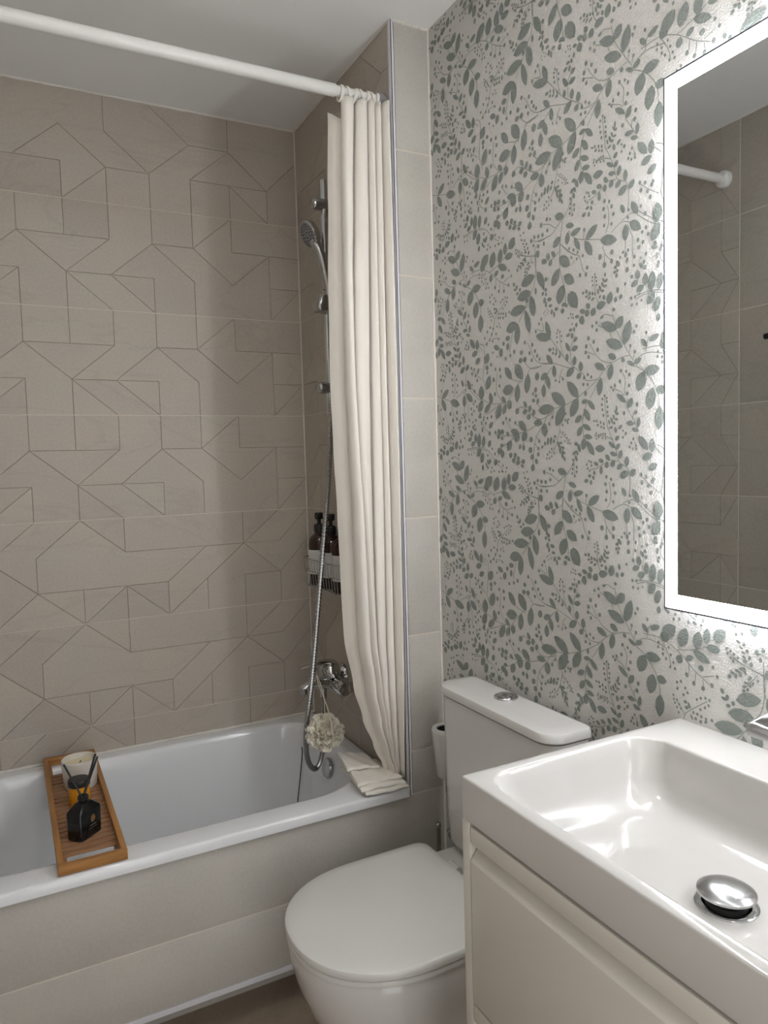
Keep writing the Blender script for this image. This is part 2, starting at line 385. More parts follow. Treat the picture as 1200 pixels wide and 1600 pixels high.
# ------------------------------------------------------------------ wallpaper print (one repeat, half-drop, laid over the wall)
LEAVES="-2260,297,-2233,229,34 -2301,264,-2335,195,34 -2132,283,-2146,295,11 -2164,261,-2192,257,13 -2145,249,-2152,272,13 -2156,231,-2158,255,10 -2173,233,-2195,232,9 -2188,197,-2195,218,10 -2207,182,-2204,208,9 -2207,214,-2229,213,11 -2253,217,-2268,227,12 -2283,208,-2273,225,7 -2256,188,-2259,208,12 -2352,177,-2380,174,14 -2388,151,-2396,175,15 -2415,150,-2434,172,18 -2458,132,-2476,139,8 -2442,173,-2469,169,10 -2332,160,-2349,161,9 -2365,125,-2367,158,16 -2331,122,-2334,140,10 -2322,107,-2318,126,9 -2290,117,-2311,118,9 -2307,83,-2311,105,10 -2275,97,-2299,103,10 -2316,70,-2339,84,10 -2295,37,-2272,73,15 -2302,41,-2339,48,17 -2277,0,-2277,31,15 -2316,971,-2321,1007,19 -2354,945,-2352,982,20 -2331,920,-2354,937,18 -2273,935,-2317,965,24 -2167,61,-2189,59,11 -2195,68,-2201,53,6 -2214,62,-2220,41,6 -2235,50,-2241,28,6 -2192,39,-2201,49,8 -2207,35,-2220,41,8 -2228,21,-2241,30,9 -2157,41,-2194,4,19 -2205,939,-2200,988,20 -2119,942,-2162,959,21 -2173,897,-2158,952,20 -2137,866,-2138,918,23 -2180,107,-2156,175,23 -2183,104,-2096,129,28 -2537,78,-2465,112,29 -2566,13,-2488,46,30 -2534,84,-2569,119,29 -2574,20,-2601,100,33 -2619,940,-2652,953,16 -2621,933,-2587,951,12 -2663,907,-2732,909,29 -2661,906,-2635,843,39 -2699,847,-2683,776,37 -2714,840,-2756,835,25 -2730,783,-2725,705,32 -2650,26,-2677,-1,15 -2686,16,-2728,30,17 -1715,478,-1741,514,31 -2496,987,-2534,969,19 -2563,952,-2572,965,15 -2427,962,-2479,938,21 -2500,896,-2513,953,24 -2449,845,-2457,909,25 -2339,849,-2278,913,32 -2265,827,-2185,878,36 -2300,778,-2336,846,32 -2378,848,-2379,871,11 -2356,827,-2389,832,14 -2427,795,-2389,832,18 -2399,756,-2369,800,19 -2537,841,-2582,808,16 -2587,788,-2611,821,20 -2505,870,-2517,866,6 -2528,864,-2529,881,7 -2517,854,-2525,861,8 -2581,735,-2620,732,14 -2636,717,-2641,752,14 -2608,714,-2639,704,12 -2534,777,-2535,801,7 -2524,787,-2534,768,5 -2544,775,-2534,768,8 -2517,770,-2524,752,7 -2542,751,-2524,752,6 -2506,761,-2516,737,8 -2529,740,-2516,737,8 -2496,753,-2501,734,6 -2516,726,-2501,721,7 -2416,754,-2430,750,5 -2435,758,-2438,745,6 -2454,752,-2457,738,6 -2470,746,-2473,732,6 -2435,733,-2448,739,7 -2453,726,-2464,731,6 -2468,721,-2477,726,7 -2544,716,-2562,729,10 -2529,725,-2531,704,10 -2639,686,-2678,640,21 -2103,815,-2199,818,34 -2211,747,-2259,822,40 -2140,708,-2140,760,29 -2102,769,-2125,761,14 -2264,772,-2267,759,5 -2273,765,-2290,768,6 -2282,750,-2273,763,6 -2358,776,-2320,755,19 -2297,776,-2333,844,33 -2399,758,-2369,800,19 -2360,742,-2405,720,17 -2331,700,-2357,736,21 -2368,699,-2410,691,16 -2359,646,-2373,689,23 -2420,625,-2382,678,22 -2426,650,-2476,647,22 -2313,671,-2336,669,12 -2347,638,-2333,670,14 -2303,629,-2327,643,10 -2333,625,-2327,645,10 -2329,603,-2318,628,11 -2195,704,-2211,705,9 -2182,704,-2175,672,11 -2201,694,-2191,677,9 -2160,701,-2163,682,10 -2163,686,-2153,673,10 -2140,687,-2143,668,10 -2120,658,-2130,672,8 -2220,685,-2225,661,8 -2247,676,-2226,679,7 -2229,676,-2234,634,9 -2259,656,-2238,661,7 -2250,653,-2243,615,9 -2265,636,-2250,639,7 -2264,604,-2252,626,7 -2218,570,-2269,556,23 -2278,518,-2322,505,17 -2304,474,-2359,484,19 -2283,444,-2289,490,22 -2353,407,-2324,457,18 -2203,455,-2247,484,25 -2387,437,-2445,472,25 -2417,371,-2381,431,26 -2461,413,-2539,391,31 -2498,722,-2516,724,6 -2531,702,-2530,724,10 -2544,716,-2562,729,10 -2528,676,-2546,691,13 -2495,672,-2526,649,12 -2531,644,-2549,663,14 -2548,609,-2558,641,16 -2502,632,-2536,622,13 -2583,580,-2583,618,17 -2480,625,-2500,605,14 -2507,582,-2525,602,17 -2535,573,-2563,589,16 -2550,542,-2590,562,22 -2599,548,-2624,571,19 -2444,607,-2471,600,13 -2484,575,-2487,600,16 -2457,552,-2458,584,13 -2420,597,-2444,587,11 -2424,551,-2420,566,10 -2386,546,-2405,548,9 -2419,532,-2411,548,9 -2366,525,-2388,530,12 -2403,512,-2403,531,10 -2577,474,-2560,506,15 -2637,453,-2609,501,21 -2601,435,-2651,398,27 -2581,376,-2582,432,24 -2639,686,-2678,638,23 -2696,629,-2698,675,22 -2654,608,-2698,622,22 -2680,569,-2718,588,21 -2724,397,-2713,454,27 -2697,346,-2731,383,29 -2696,325,-2722,318,12 -2133,418,-2166,410,17 -2177,412,-2171,441,18 -2179,389,-2196,410,17 -2215,417,-2196,441,15 -2240,407,-2299,363,34 -2194,308,-2239,364,31 -2266,329,-2322,294,32 -2233,230,-2253,295,35 -2289,257,-2332,198,35 -2251,217,-2271,225,9 -2277,209,-2271,224,10 -2251,189,-2258,208,13 -2564,338,-2576,343,8 -2581,319,-2583,339,11 -2586,298,-2589,319,10 -2553,297,-2538,319,12 -2525,296,-2541,300,9 -2525,276,-2535,286,9 -2548,281,-2538,286,8 -2538,260,-2538,276,9 -2638,231,-2634,264,18 -2607,214,-2638,227,16 -2631,193,-2664,205,19 -2669,203,-2671,245,19 -2694,181,-2699,236,26 -2730,178,-2730,224,18 -2678,140,-2708,167,21 -2710,109,-2728,142,21 -2658,264,-2646,285,11 -2662,259,-2676,270,10 -2483,276,-2484,291,7 -2470,274,-2483,257,7 -2496,267,-2483,257,8 -2467,261,-2475,242,8 -2494,244,-2475,242,7 -2454,251,-2464,229,9 -2480,228,-2464,229,8 -2446,241,-2451,220,8 -2464,214,-2451,207,7 -2480,195,-2476,213,11 -2362,243,-2376,242,8 -2385,252,-2389,236,10 -2401,241,-2404,225,9 -2415,238,-2421,223,8 -2429,233,-2434,218,7 -2379,224,-2396,228,6 -2393,213,-2410,221,7 -2412,205,-2429,215,7 -2498,176,-2512,217,25 -2545,204,-2542,227,10 -2534,175,-2533,195,12 -2552,182,-2565,196,12 -2439,177,-2485,183,22 -2412,151,-2431,176,19 -2404,180,-2387,199,16 -2386,152,-2389,177,16 -2350,180,-2375,175,12 -2326,163,-2346,161,10 -2355,130,-2364,160,18 -2526,144,-2524,158,12 -1719,496,-1772,539,39 -1792,476,-1816,540,35 -1855,481,-1867,539,29 -1845,472,-1908,445,24 -1894,506,-1899,555,22 -1894,494,-1947,495,23 -1925,527,-1951,543,25 -1814,437,-1844,450,17 -1871,410,-1876,430,17 -1784,416,-1793,446,22 -1742,619,-1758,596,7 -1765,617,-1752,603,10 -1726,606,-1735,582,9 -1748,584,-1735,582,9 -2723,74,-2726,100,14 -1805,595,-1803,621,18 -1848,560,-1852,570,15 -2033,455,-2014,455,6 -2031,463,-2028,445,8 -2022,438,-2005,447,4 -2016,429,-2014,445,6 -1994,434,-1980,440,4 -2002,420,-2002,436,7 -1974,416,-1985,427,9 -2003,352,-2086,374,36 -2107,384,-2147,313,30 -2153,338,-2168,345,14 -2097,295,-2095,324,11 -1976,303,-2063,312,35 -2082,212,-2065,296,33 -1926,250,-2026,258,35 -2054,148,-2028,244,28 -1950,376,-1958,358,10 -1972,361,-1972,342,10 -1993,345,-1991,329,10 -1949,347,-1969,340,8 -1966,323,-1983,327,9 -2029,275,-2043,290,11 -1894,184,-1971,199,37 -1966,113,-1974,198,32 -1920,263,-1911,256,9 -1897,261,-1890,254,8 -1879,265,-1872,255,8 -1864,268,-1857,259,8 -1848,270,-1842,260,8 -1872,236,-1875,249,9 -1896,243,-1890,252,10 -1854,241,-1854,253,9 -1835,246,-1842,250,15 -1806,293,-1821,291,9 -1811,273,-1827,276,10 -1824,295,-1833,273,7 -1888,150,-1922,149,18 -1901,98,-1904,129,15 -1996,65,-1998,85,16 -1804,129,-1844,114,19 -1849,79,-1862,113,21 -1978,40,-2004,45,17 -2012,33,-2027,52,18 -1922,524,-1964,560,31 -2003,540,-2017,533,6 -2029,537,-2026,525,8 -2011,522,-2025,517,5 -2042,519,-2036,507,8 -2020,508,-2033,502,5 -2050,500,-2044,487,8 -2022,495,-2036,488,5 -2025,481,-2041,480,9 -2052,466,-2054,482,10 -2027,452,-2010,453,6 -2035,438,-2030,455,7 -2015,443,-1995,446,6 -2018,427,-2018,442,8 -2004,433,-1981,432,5 -2003,418,-1998,433,6 -1972,415,-1986,424,7 -2104,468,-2117,440,20 -1731,63,-1762,104,32 -1774,47,-1786,58,15 -1743,33,-1757,51,18 -1856,895,-1885,865,17 -1906,835,-1913,875,24 -1863,817,-1885,860,22 -1744,936,-1771,997,32 -1780,871,-1769,919,24 -2731,404,-2720,462,30 -1810,801,-1849,860,30 -1724,833,-1771,871,24 -2699,355,-2734,393,26 -1754,762,-1784,787,18 -1952,1022,-2002,956,40 -1881,1019,-1927,964,29 -2026,893,-2039,972,34 -1960,861,-1970,935,31 -1863,916,-1938,923,38 -2092,940,-2100,972,23 -2083,890,-2089,913,15 -2086,869,-2089,885,12 -2061,860,-2083,858,13 -2096,842,-2102,866,14 -2008,861,-2027,833,15 -2043,815,-2052,841,18 -2070,796,-2074,823,16 -1999,814,-2030,819,18 -2026,791,-2054,796,19 -1953,813,-1972,832,20 -2072,766,-2126,764,22 -1972,778,-2022,739,29 -1993,698,-2025,729,30 -1916,741,-1971,732,21 -1950,691,-1965,737,32 -1824,754,-1839,731,17 -1858,729,-1855,752,19 -1885,738,-1906,719,14 -1820,712,-1833,726,18 -1851,704,-1857,720,17 -1889,656,-1917,699,29 -1835,678,-1862,681,15 -1969,662,-1984,679,15 -2003,652,-2001,680,14 -2041,693,-2063,703,19 -2037,645,-2057,664,20 -2050,615,-2067,635,19 -2090,594,-2080,618,15 -2057,565,-2066,596,21 -2697,192,-2701,244,25 -2733,186,-2736,232,21 -1748,676,-1766,706,20 -1815,651,-1850,663,25 -1855,625,-1850,661,23 -1912,623,-1913,647,19 -1933,629,-1954,639,18 -1933,601,-1933,624,18 -1959,616,-1974,626,16 -1962,592,-1962,612,23 -1988,606,-2011,608,16 -1990,582,-1996,595,18 -2682,147,-2710,175,25 -2715,117,-2729,155,24 -1801,591,-1798,619,17 -1746,597,-1766,623,11 -1737,618,-1746,600,7"
BERRIES="-2146,309,27 -2158,283,29 -2163,222,13 -2150,216,13 -2166,206,13 -2153,200,13 -2173,213,13 -2144,211,13 -2399,188,33 -2300,178,17 -2312,174,17 -2314,161,17 -2288,164,17 -2308,139,17 -2303,165,14 -2227,129,19 -2239,121,19 -2221,118,19 -2248,103,19 -2221,102,20 -2248,82,19 -2223,83,20 -2211,926,22 -2233,918,21 -2254,927,25 -2439,120,26 -2418,111,25 -2440,93,28 -2603,11,25 -2621,980,27 -2673,45,24 -2721,950,21 -1719,433,22 -2619,57,25 -2629,75,25 -2395,70,34 -2423,53,30 -2443,21,33 -2384,42,34 -2381,20,30 -2396,1,30 -2391,928,24 -2409,917,25 -2371,918,27 -2390,891,25 -2367,894,27 -2558,922,27 -2583,917,22 -2597,904,27 -2553,885,29 -2596,866,27 -2587,839,30 -2632,797,31 -2626,770,32 -2572,771,29 -2478,841,21 -2486,832,21 -2465,830,22 -2487,819,21 -2462,810,22 -2491,799,21 -2465,791,22 -2490,781,21 -2470,770,22 -2492,766,21 -2579,699,23 -2566,709,16 -2189,782,29 -2169,756,29 -2267,791,21 -2248,748,21 -2306,609,23 -2306,591,23 -2326,580,23 -2304,573,23 -2326,563,23 -2302,556,23 -2316,546,23 -2251,719,16 -2263,709,16 -2275,696,16 -2241,700,16 -2262,683,16 -2284,687,16 -2277,674,16 -2291,673,16 -2181,655,20 -2168,643,20 -2197,638,20 -2155,633,20 -2181,625,20 -2152,617,20 -2168,618,20 -2169,574,32 -2189,568,24 -2134,561,37 -2171,530,30 -2142,521,30 -2118,522,26 -2149,485,28 -2113,484,30 -2379,472,28 -2297,426,23 -2321,414,25 -2343,400,23 -2579,697,23 -2566,685,19 -2566,709,16 -2480,701,17 -2469,702,17 -2456,701,17 -2464,687,17 -2445,699,17 -2432,706,17 -2480,685,17 -2429,698,17 -2445,692,17 -2434,686,17 -2393,603,19 -2403,599,19 -2381,590,19 -2406,586,19 -2386,575,19 -2397,566,19 -2483,544,29 -2506,535,25 -2478,517,30 -2518,514,28 -2484,489,30 -2526,485,28 -2481,458,25 -2517,453,25 -2597,477,23 -2594,452,23 -2615,678,22 -2605,664,24 -2627,654,19 -2598,650,22 -2610,643,21 -2626,643,22 -2647,552,27 -2670,544,28 -2698,528,31 -2652,525,30 -2680,513,28 -2692,490,31 -2651,473,22 -2670,443,30 -2674,396,28 -2657,385,25 -2683,371,28 -2638,364,29 -2661,351,27 -2642,338,29 -2674,308,25 -2735,306,25 -2297,426,23 -2321,414,25 -2343,399,23 -2309,389,23 -2338,376,21 -2371,380,26 -2393,331,30 -2355,312,32 -2387,307,32 -2458,353,41 -2516,355,37 -2515,324,34 -2480,319,41 -2593,342,23 -2556,326,22 -2588,276,36 -2622,312,26 -2620,283,24 -2610,247,28 -2579,229,23 -2665,284,26 -2651,300,22 -2674,308,24 -2641,338,24 -2719,287,22 -2724,257,28 -2607,174,25 -2625,175,21 -2610,150,23 -2633,149,20 -2645,181,16 -2654,157,16 -2433,297,17 -2421,289,17 -2438,285,17 -2419,276,17 -2439,271,17 -2421,260,17 -2440,257,17 -1818,385,32 -1846,363,30 -1882,356,31 -1915,374,31 -1919,434,24 -1935,407,24 -1744,461,19 -2723,966,21 -1719,450,21 -1753,437,21 -1764,414,21 -1733,420,21 -1771,394,21 -1751,396,21 -1773,581,22 -1789,567,22 -1766,563,24 -1826,563,22 -1875,563,18 -1973,508,13 -1984,503,13 -1995,492,13 -2009,486,13 -1973,493,13 -1984,480,13 -1992,472,13 -2076,430,16 -2052,432,15 -2060,418,15 -2041,414,15 -2051,409,15 -2032,402,15 -2043,397,15 -2031,388,15 -2157,301,32 -1795,357,21 -1779,350,21 -1813,339,21 -1781,329,21 -1822,325,21 -1806,314,21 -1907,323,20 -1892,326,20 -1874,321,20 -1904,305,20 -1859,313,20 -1890,294,20 -1873,283,20 -1765,303,18 -1780,290,18 -1767,289,18 -1789,277,18 -1770,277,18 -1795,264,18 -1779,264,18 -1785,248,18 -1844,222,17 -1828,213,21 -1850,207,19 -1800,208,26 -1778,217,24 -1755,202,26 -1788,186,26 -1821,182,25 -1839,157,24 -1773,163,26 -1735,176,26 -1795,154,24 -1750,149,28 -1875,131,39 -1948,86,34 -1921,73,31 -1888,65,31 -1797,103,23 -1827,81,21 -2022,113,33 -2070,96,33 -2087,68,30 -2052,65,31 -2098,47,30 -2113,32,28 -2063,34,30 -2127,190,29 -2113,174,26 -2092,147,29 -2021,563,19 -2001,558,19 -1968,506,19 -1982,501,19 -1971,491,19 -1994,494,19 -2008,485,19 -1982,479,19 -1992,471,19 -2076,429,18 -2051,434,19 -2046,427,19 -2059,415,19 -2034,414,19 -2051,408,19 -2028,401,19 -2042,393,19 -2028,387,19 -2072,516,34 -2093,526,30 -2117,522,30 -2142,520,30 -2083,495,27 -2114,484,33 -2149,484,30 -1749,21,33 -2704,537,27 -1811,28,32 -1844,23,35 -1847,984,35 -1797,975,42 -1839,944,29 -1805,911,36 -1775,812,30 -2712,332,37 -2740,317,25 -1745,808,28 -1732,786,30 -2721,295,25 -2727,267,27 -1760,738,40 -2070,887,27 -1949,774,31 -1885,797,32 -1911,789,32 -1864,779,35 -1804,741,33 -2107,689,30 -2101,659,30 -2097,635,36 -1777,668,26 -1796,644,30 -1741,639,27 -1826,609,25 -1855,590,23 -1881,580,23"
STEMS="-2300,-10,-2298,45,-2313,73,-2325,91 -2183,104,-2223,59,-2265,13,-2312,-23,-2363,-57,-2379,-74 -2120,1005,-2159,1001,-2197,997,-2288,966,-2317,965 -2236,121,-2242,71,-2256,25 -2255,966,-2240,953,-2233,924 -2239,941,-2254,931 -2191,982,-2162,957,-2145,919 -2520,138,-2537,78,-2571,22,-2616,-42 -2458,134,-2484,142,-2520,129 -2471,98,-2447,108 -2504,74,-2514,53 -2602,998,-2598,981 -2620,976,-2616,959 -2621,933,-2661,910,-2695,877,-2717,844,-2728,807,-2728,780 -2621,939,-2649,963,-2695,968,-2756,954 -2672,-20,-2679,14,-2691,29 -2597,971,-2563,969,-2513,957,-2472,967,-2440,991,-2403,1042 -2430,4,-2386,22 -2513,957,-2471,929,-2439,906,-2390,906,-2368,923 -2442,904,-2395,876,-2339,849 -2445,896,-2401,839 -2339,849,-2268,826,-2200,816 -2389,832,-2372,797,-2360,756 -2563,914,-2577,888,-2572,834 -2517,864,-2558,847,-2567,832 -2584,789,-2620,736,-2641,699 -2610,747,-2615,773 -2476,834,-2481,785,-2490,722 -2194,814,-2155,788,-2128,748 -2197,809,-2190,787 -2181,782,-2171,761 -2369,795,-2360,744,-2365,696,-2351,670,-2342,665 -2312,609,-2314,553 -2230,744,-2236,722,-2266,696,-2289,672 -2230,728,-2210,670,-2178,636 -2318,615,-2282,563,-2239,535,-2194,507,-2110,504 -2263,544,-2250,491,-2243,412 -2147,560,-2183,550,-2220,526,-2239,533 -2293,495,-2322,463,-2356,444,-2461,415 -2379,467,-2373,445 -2250,455,-2291,416,-2355,383 -2490,729,-2516,679,-2531,644,-2546,599,-2585,578 -2516,679,-2485,692,-2437,697 -2585,578,-2599,544,-2594,481 -2500,607,-2541,600 -2473,594,-2436,576,-2403,571 -2496,526,-2504,498,-2503,457,-2487,428 -2513,424,-2564,446,-2604,433 -2628,456,-2604,463,-2564,450 -2633,451,-2688,410,-2724,392 -2589,432,-2613,378,-2613,317 -2581,376,-2581,332 -2712,644,-2738,620 -2622,671,-2624,639 -2647,549,-2684,519,-2729,490 -2237,430,-2212,416,-2180,408 -2244,461,-2242,363,-2271,275,-2271,226 -2256,449,-2315,401,-2349,383,-2366,337,-2380,316 -2326,375,-2308,359 -2471,387,-2487,353,-2513,327 -2482,358,-2480,324 -2538,319,-2540,276 -2626,165,-2664,175,-2706,173,-2755,163 -2432,294,-2434,224,-2450,190 -1634,488,-1709,488,-1773,463,-1810,437,-1852,405,-1906,375 -1779,460,-1842,474,-1891,494 -1828,421,-1827,390 -1855,400,-1851,367 -1882,384,-1885,365 -1924,407,-1882,394 -1721,474,-1746,433,-1755,400 -2098,449,-2050,461,-2012,475,-1973,498 -2077,448,-2032,396 -2098,456,-2099,396,-2088,337,-2063,304,-2029,254,-1983,204 -1938,166,-1922,121,-1916,89 -1803,215,-1811,248,-1836,272,-1898,317 -1811,248,-1774,290 -1800,202,-1776,169,-1737,146 -1789,164,-1833,163 -2036,109,-2063,71,-2084,35,-2126,12,-2192,2 -2018,29,-2056,1,-2093,-2,-2125,4 -2132,178,-2141,141,-2102,154 -2093,452,-2044,462,-1988,481 -2078,515,-2126,500,-2183,507 -2094,491,-2095,416,-2102,380 -1698,158,-1730,132,-1720,23,-1716,-5,-1743,-74 -1825,1007,-1817,942,-1829,902,-1862,870 -1616,959,-1696,904,-1780,870,-1862,866,-1886,867 -1837,862,-1773,837,-1733,824 -1720,829,-1712,775,-1750,745 -1994,956,-1976,942,-1923,896,-1892,864 -1924,965,-1993,945,-1999,957 -2125,993,-2056,992,-2033,967 -2117,826,-2090,847 -1962,826,-1991,839,-2035,820,-2073,793,-2121,779,-2188,798 -2136,760,-2087,707,-2070,648,-2063,599 -1954,769,-2022,739 -2094,759,-2028,737,-1942,724,-1870,722,-1814,732 -1884,789,-1919,751 -1942,724,-1917,699,-1856,675 -2004,696,-2001,673 -2087,710,-2103,692 -2076,680,-2097,660 -1606,674,-1682,677,-1754,654,-1804,606,-1853,575 -1830,643,-1811,630 -1933,627,-1996,598"
RA, RB = 0.511, 0.496
def wallpaper_print():
    m_ = MB(); cnt = [0]
    def X(): cnt[0] += 1; return XW - 0.0002 - 0.0000011*((cnt[0]*37) % 1009)
    Lf = [tuple(int(v)/2000 for v in t.split(',')) for t in LEAVES.split()]
    Db = [tuple(int(v) for v in t.split(',')) for t in BERRIES.split()]
    St = [[int(v)/2000 for v in t.split(',')] for t in STEMS.split()]
    prof = [(-0.02, 0), (0.12, 0.56), (0.30, 0.94), (0.5, 1.0), (0.70, 0.90), (0.88, 0.54), (1.03, 0)]
    ok = lambda y, z: YF+0.004 < y < YP-0.0045 and 0.003 < z < H-0.003
    for n in range(-4, 3):
        for k in range(-2, 7):
            cnt[0] = 0
            dy, dz = n*RA, n*RB/2 + k*RB
            for by, bz, ty, tz, w in Lf:
                b = Vector((by+dy, bz+dz)); t = Vector((ty+dy, tz+dz))
                if not (ok(*b) and ok(*t)): continue
                a = t-b; pn = Vector((-a.y, a.x)).normalized()*(w*0.58+0.0004); P = []
                if not (ok(*(b+a/2+pn)) and ok(*(b+a/2-pn))): continue
                P.append(b-a*0.02)
                for s_, h_ in prof[1:-1]: P.append(b+a*s_+pn*h_)
                P.append(t+a*0.03)
                for s_, h_ in reversed(prof[1:-1]): P.append(b+a*s_-pn*h_)
                x = X(); m_.add([(x, p.x, p.y) for p in P], [tuple(range(len(P)))])
            for cy, cz, r in Db:
                c = Vector((cy/2000+dy, cz/2000+dz)); r = r/10000*1.28
                if not (ok(c.x-r, c.y-r) and ok(c.x+r, c.y+r)): continue
                x = X(); m_.add([(x, c.x+r*0.9*math.cos(i*PI/4), c.y+r*1.05*math.sin(i*PI/4)) for i in range(8)], [tuple(range(8))])
            for s_ in St:
                P = [Vector((s_[i]+dy, s_[i+1]+dz, 0)) for i in range(0, len(s_), 2)]
                if len(P) < 2: continue
                P = smooth_path(P, 4); h = 0.00062; x = X()
                for a, b in zip(P, P[1:]):
                    if not (ok(a.x, a.y) and ok(b.x, b.y)) or (b-a).length < 1e-5: continue
                    q = Vector((-(b-a).y, (b-a).x)).normalized()*h
                    m_.add([(x, a.x-q.x, a.y-q.y), (x, a.x+q.x, a.y+q.y), (x, b.x+q.x, b.y+q.y), (x, b.x-q.x, b.y-q.y)], [(0,1,2,3)])
    o = m_.build('printed_foliage', INK, wall_right); o['kind'] = 'stuff'; o['label'] = 'sage green printed leaf sprigs and berries'
    return o
wallpaper_print()

# ------------------------------------------------------------------ bathtub
tub = thing('bathtub', 'white enamel bathtub built in along the tiled back wall', 'bathtub', (-0.555, -0.33, 0.03))
m_ = MB(); RO = 0.006
xo0, xo1, yo0, yo1 = XL+0.006, -0.004, -0.662, -0.004
def inner(dx0, dx1, dy0, dy1, rad, z): return rrect(-1.045+dx0, -0.050-dx1, -0.588+dy0, -0.052-dy1, rad, z, 10)
loops = [rrect(xo0, xo1, yo0, yo1, RO, 0.448, 10), rrect(xo0, xo1, yo0, yo1, RO, 0.466, 10),
         rrect(xo0+0.002, xo1-0.001, yo0+0.002, yo1-0.001, RO, 0.4705, 10), rrect(xo0+0.006, xo1-0.002, yo0+0.007, yo1-0.002, RO, 0.4725, 10),
         inner(-0.012, -0.010, -0.012, -0.012, (0.12, 0.14, 0.16, 0.20), 0.4745), inner(-0.004, -0.003, -0.004, -0.004, (0.11, 0.13, 0.15, 0.19), 0.4735),
         inner(0.0, 0.0, 0.0, 0.0, (0.11, 0.13, 0.15, 0.19), 0.469), inner(0.004, 0.003, 0.004, 0.004, (0.11, 0.13, 0.15, 0.19), 0.459),
         inner(0.03, 0.012, 0.010, 0.010, (0.11, 0.13, 0.15, 0.185), 0.40), inner(0.10, 0.045, 0.022, 0.022, (0.11, 0.13, 0.15, 0.17), 0.24),
         inner(0.17, 0.075, 0.04, 0.04, (0.11, 0.13, 0.15, 0.15), 0.13), inner(0.22, 0.11, 0.075, 0.075, (0.09, 0.11, 0.12, 0.12), 0.098), inner(0.28, 0.16, 0.12, 0.12, 0.08, 0.09)]
m_.loft(loops, cap0=False)
shell = m_.build('tub_shell', ENAMEL, tub, smooth=50)
ov = MB().lathe([(0.0, 0.0125), (0.018, 0.012), (0.027, 0.009), (0.030, 0.004), (0.030, 0.0)], (-0.066, -0.268, 0.392), Vector((-1, 0, 0.17)), 32).build('overflow_plate', SATIN, tub, smooth=40)
MB().box(-0.0765, -0.073, -0.281, -0.270, 0.366, 0.377).build('overflow_slot', DARKGAP, ov)
cp = [(-0.0885, -0.1035, 0.405), (-0.0905, -0.1105, 0.376), (-0.124, -0.137, 0.222), (-0.150, -0.158, 0.13)]  # thin dark line that follows the sloping inner corner of the tub
tag(MB().tube(smooth_path(cp, 6), 0.0016, 6).build('tub_corner_line', DARKGREY, smooth=60), 'thin dark line running down the corner of the bathtub', 'chain')

# ------------------------------------------------------------------ shower rail, hand shower, hose
BX, BY = -0.050, -0.332
rail = thing('shower_rail', 'chrome shower slide rail on the tiled end wall', 'shower rail', (0, BY, 1.5))
MB().lathe([(0.0, 0), (0.0098, 0.001), (0.0105, 0.004), (0.0105, 0.652), (0.009, 0.6555), (0, 0.656)], (BX, BY, 1.432), n=24).build('bar', CHROME, rail, smooth=40)
for z in (2.020, 1.516):
    MB().lathe([(0.0, 0.0), (0.0155, 0.0), (0.0165, 0.003), (0.0165, 0.076), (0.0145, 0.083), (0.010, 0.0865), (0, 0.087)], (-0.0005, BY, z), (-1,0,0), 28).build('wall_bracket', SATIN, rail, smooth=40)
sl = MB()
sl.loft([rrect(-0.088, -0.036, BY-0.028, BY+0.017, 0.012, 1.726, 5), rrect(-0.092, -0.034, BY-0.031, BY+0.019, 0.014, 1.735, 5), rrect(-0.082, -0.036, BY-0.031, BY+0.019, 0.012, 1.765, 5), rrect(-0.062, -0.038, BY-0.028, BY+0.016, 0.009, 1.776, 5)])
sl.build('slider', SATIN, rail, smooth=45)

hs = thing('hand_shower', 'chrome round hand shower clipped in the slide rail holder', 'hand shower', (-0.06, -0.352, 1.74))
hp = [(-0.052, -0.354, 1.730), (-0.055, -0.354, 1.79), (-0.0645, -0.352, 1.85), (-0.077, -0.348, 1.895), (-0.090, -0.344, 1.918)]
sp = smooth_path(hp, 6); MB().tube(sp, [0.0095+0.0045*min(1, i/12) for i in range(len(sp))], 20).build('handle', SATIN, hs, smooth=50)
MB().lathe([(0.0108, 0), (0.0108, 0.004)], (-0.0556, -0.352, 1.782), (-0.06, 0, 1), 20).build('collar_ring', BLACK, hs, smooth=40)
hc = Vector((-0.096, -0.338, 1.934)); hn = Vector((-0.90, -0.08, -0.40)).normalized()
MB().lathe([(0.0, -0.018), (0.020, -0.017), (0.033, -0.011), (0.038, 0.0), (0.038, 0.006), (0.036, 0.008), (0, 0.008)], hc, hn, 36).build('shower_head', CHROME, hs, smooth=35)
face = MB().lathe([(0.0, 0.009), (0.033, 0.009), (0.035, 0.008)], hc, hn, 36, cap1=False).build('spray_face', GREYCAP, hs, smooth=40)
nz = MB(); q = Vector((0,0,1)).rotation_difference(hn)
for rr_i, cnt in ((0.008, 6), (0.016, 10), (0.023, 16), (0.029, 20)):
    for k in range(cnt):
        a = 2*PI*k/cnt + rr_i*80; nz.lathe([(0.0017, 0.0085), (0.0016, 0.0105), (0, 0.0108)], hc + q @ Vector((rr_i*math.cos(a), rr_i*math.sin(a), 0)), hn, 6)
nz.build('spray_nozzles', BLACK, face)['kind'] = 'stuff'

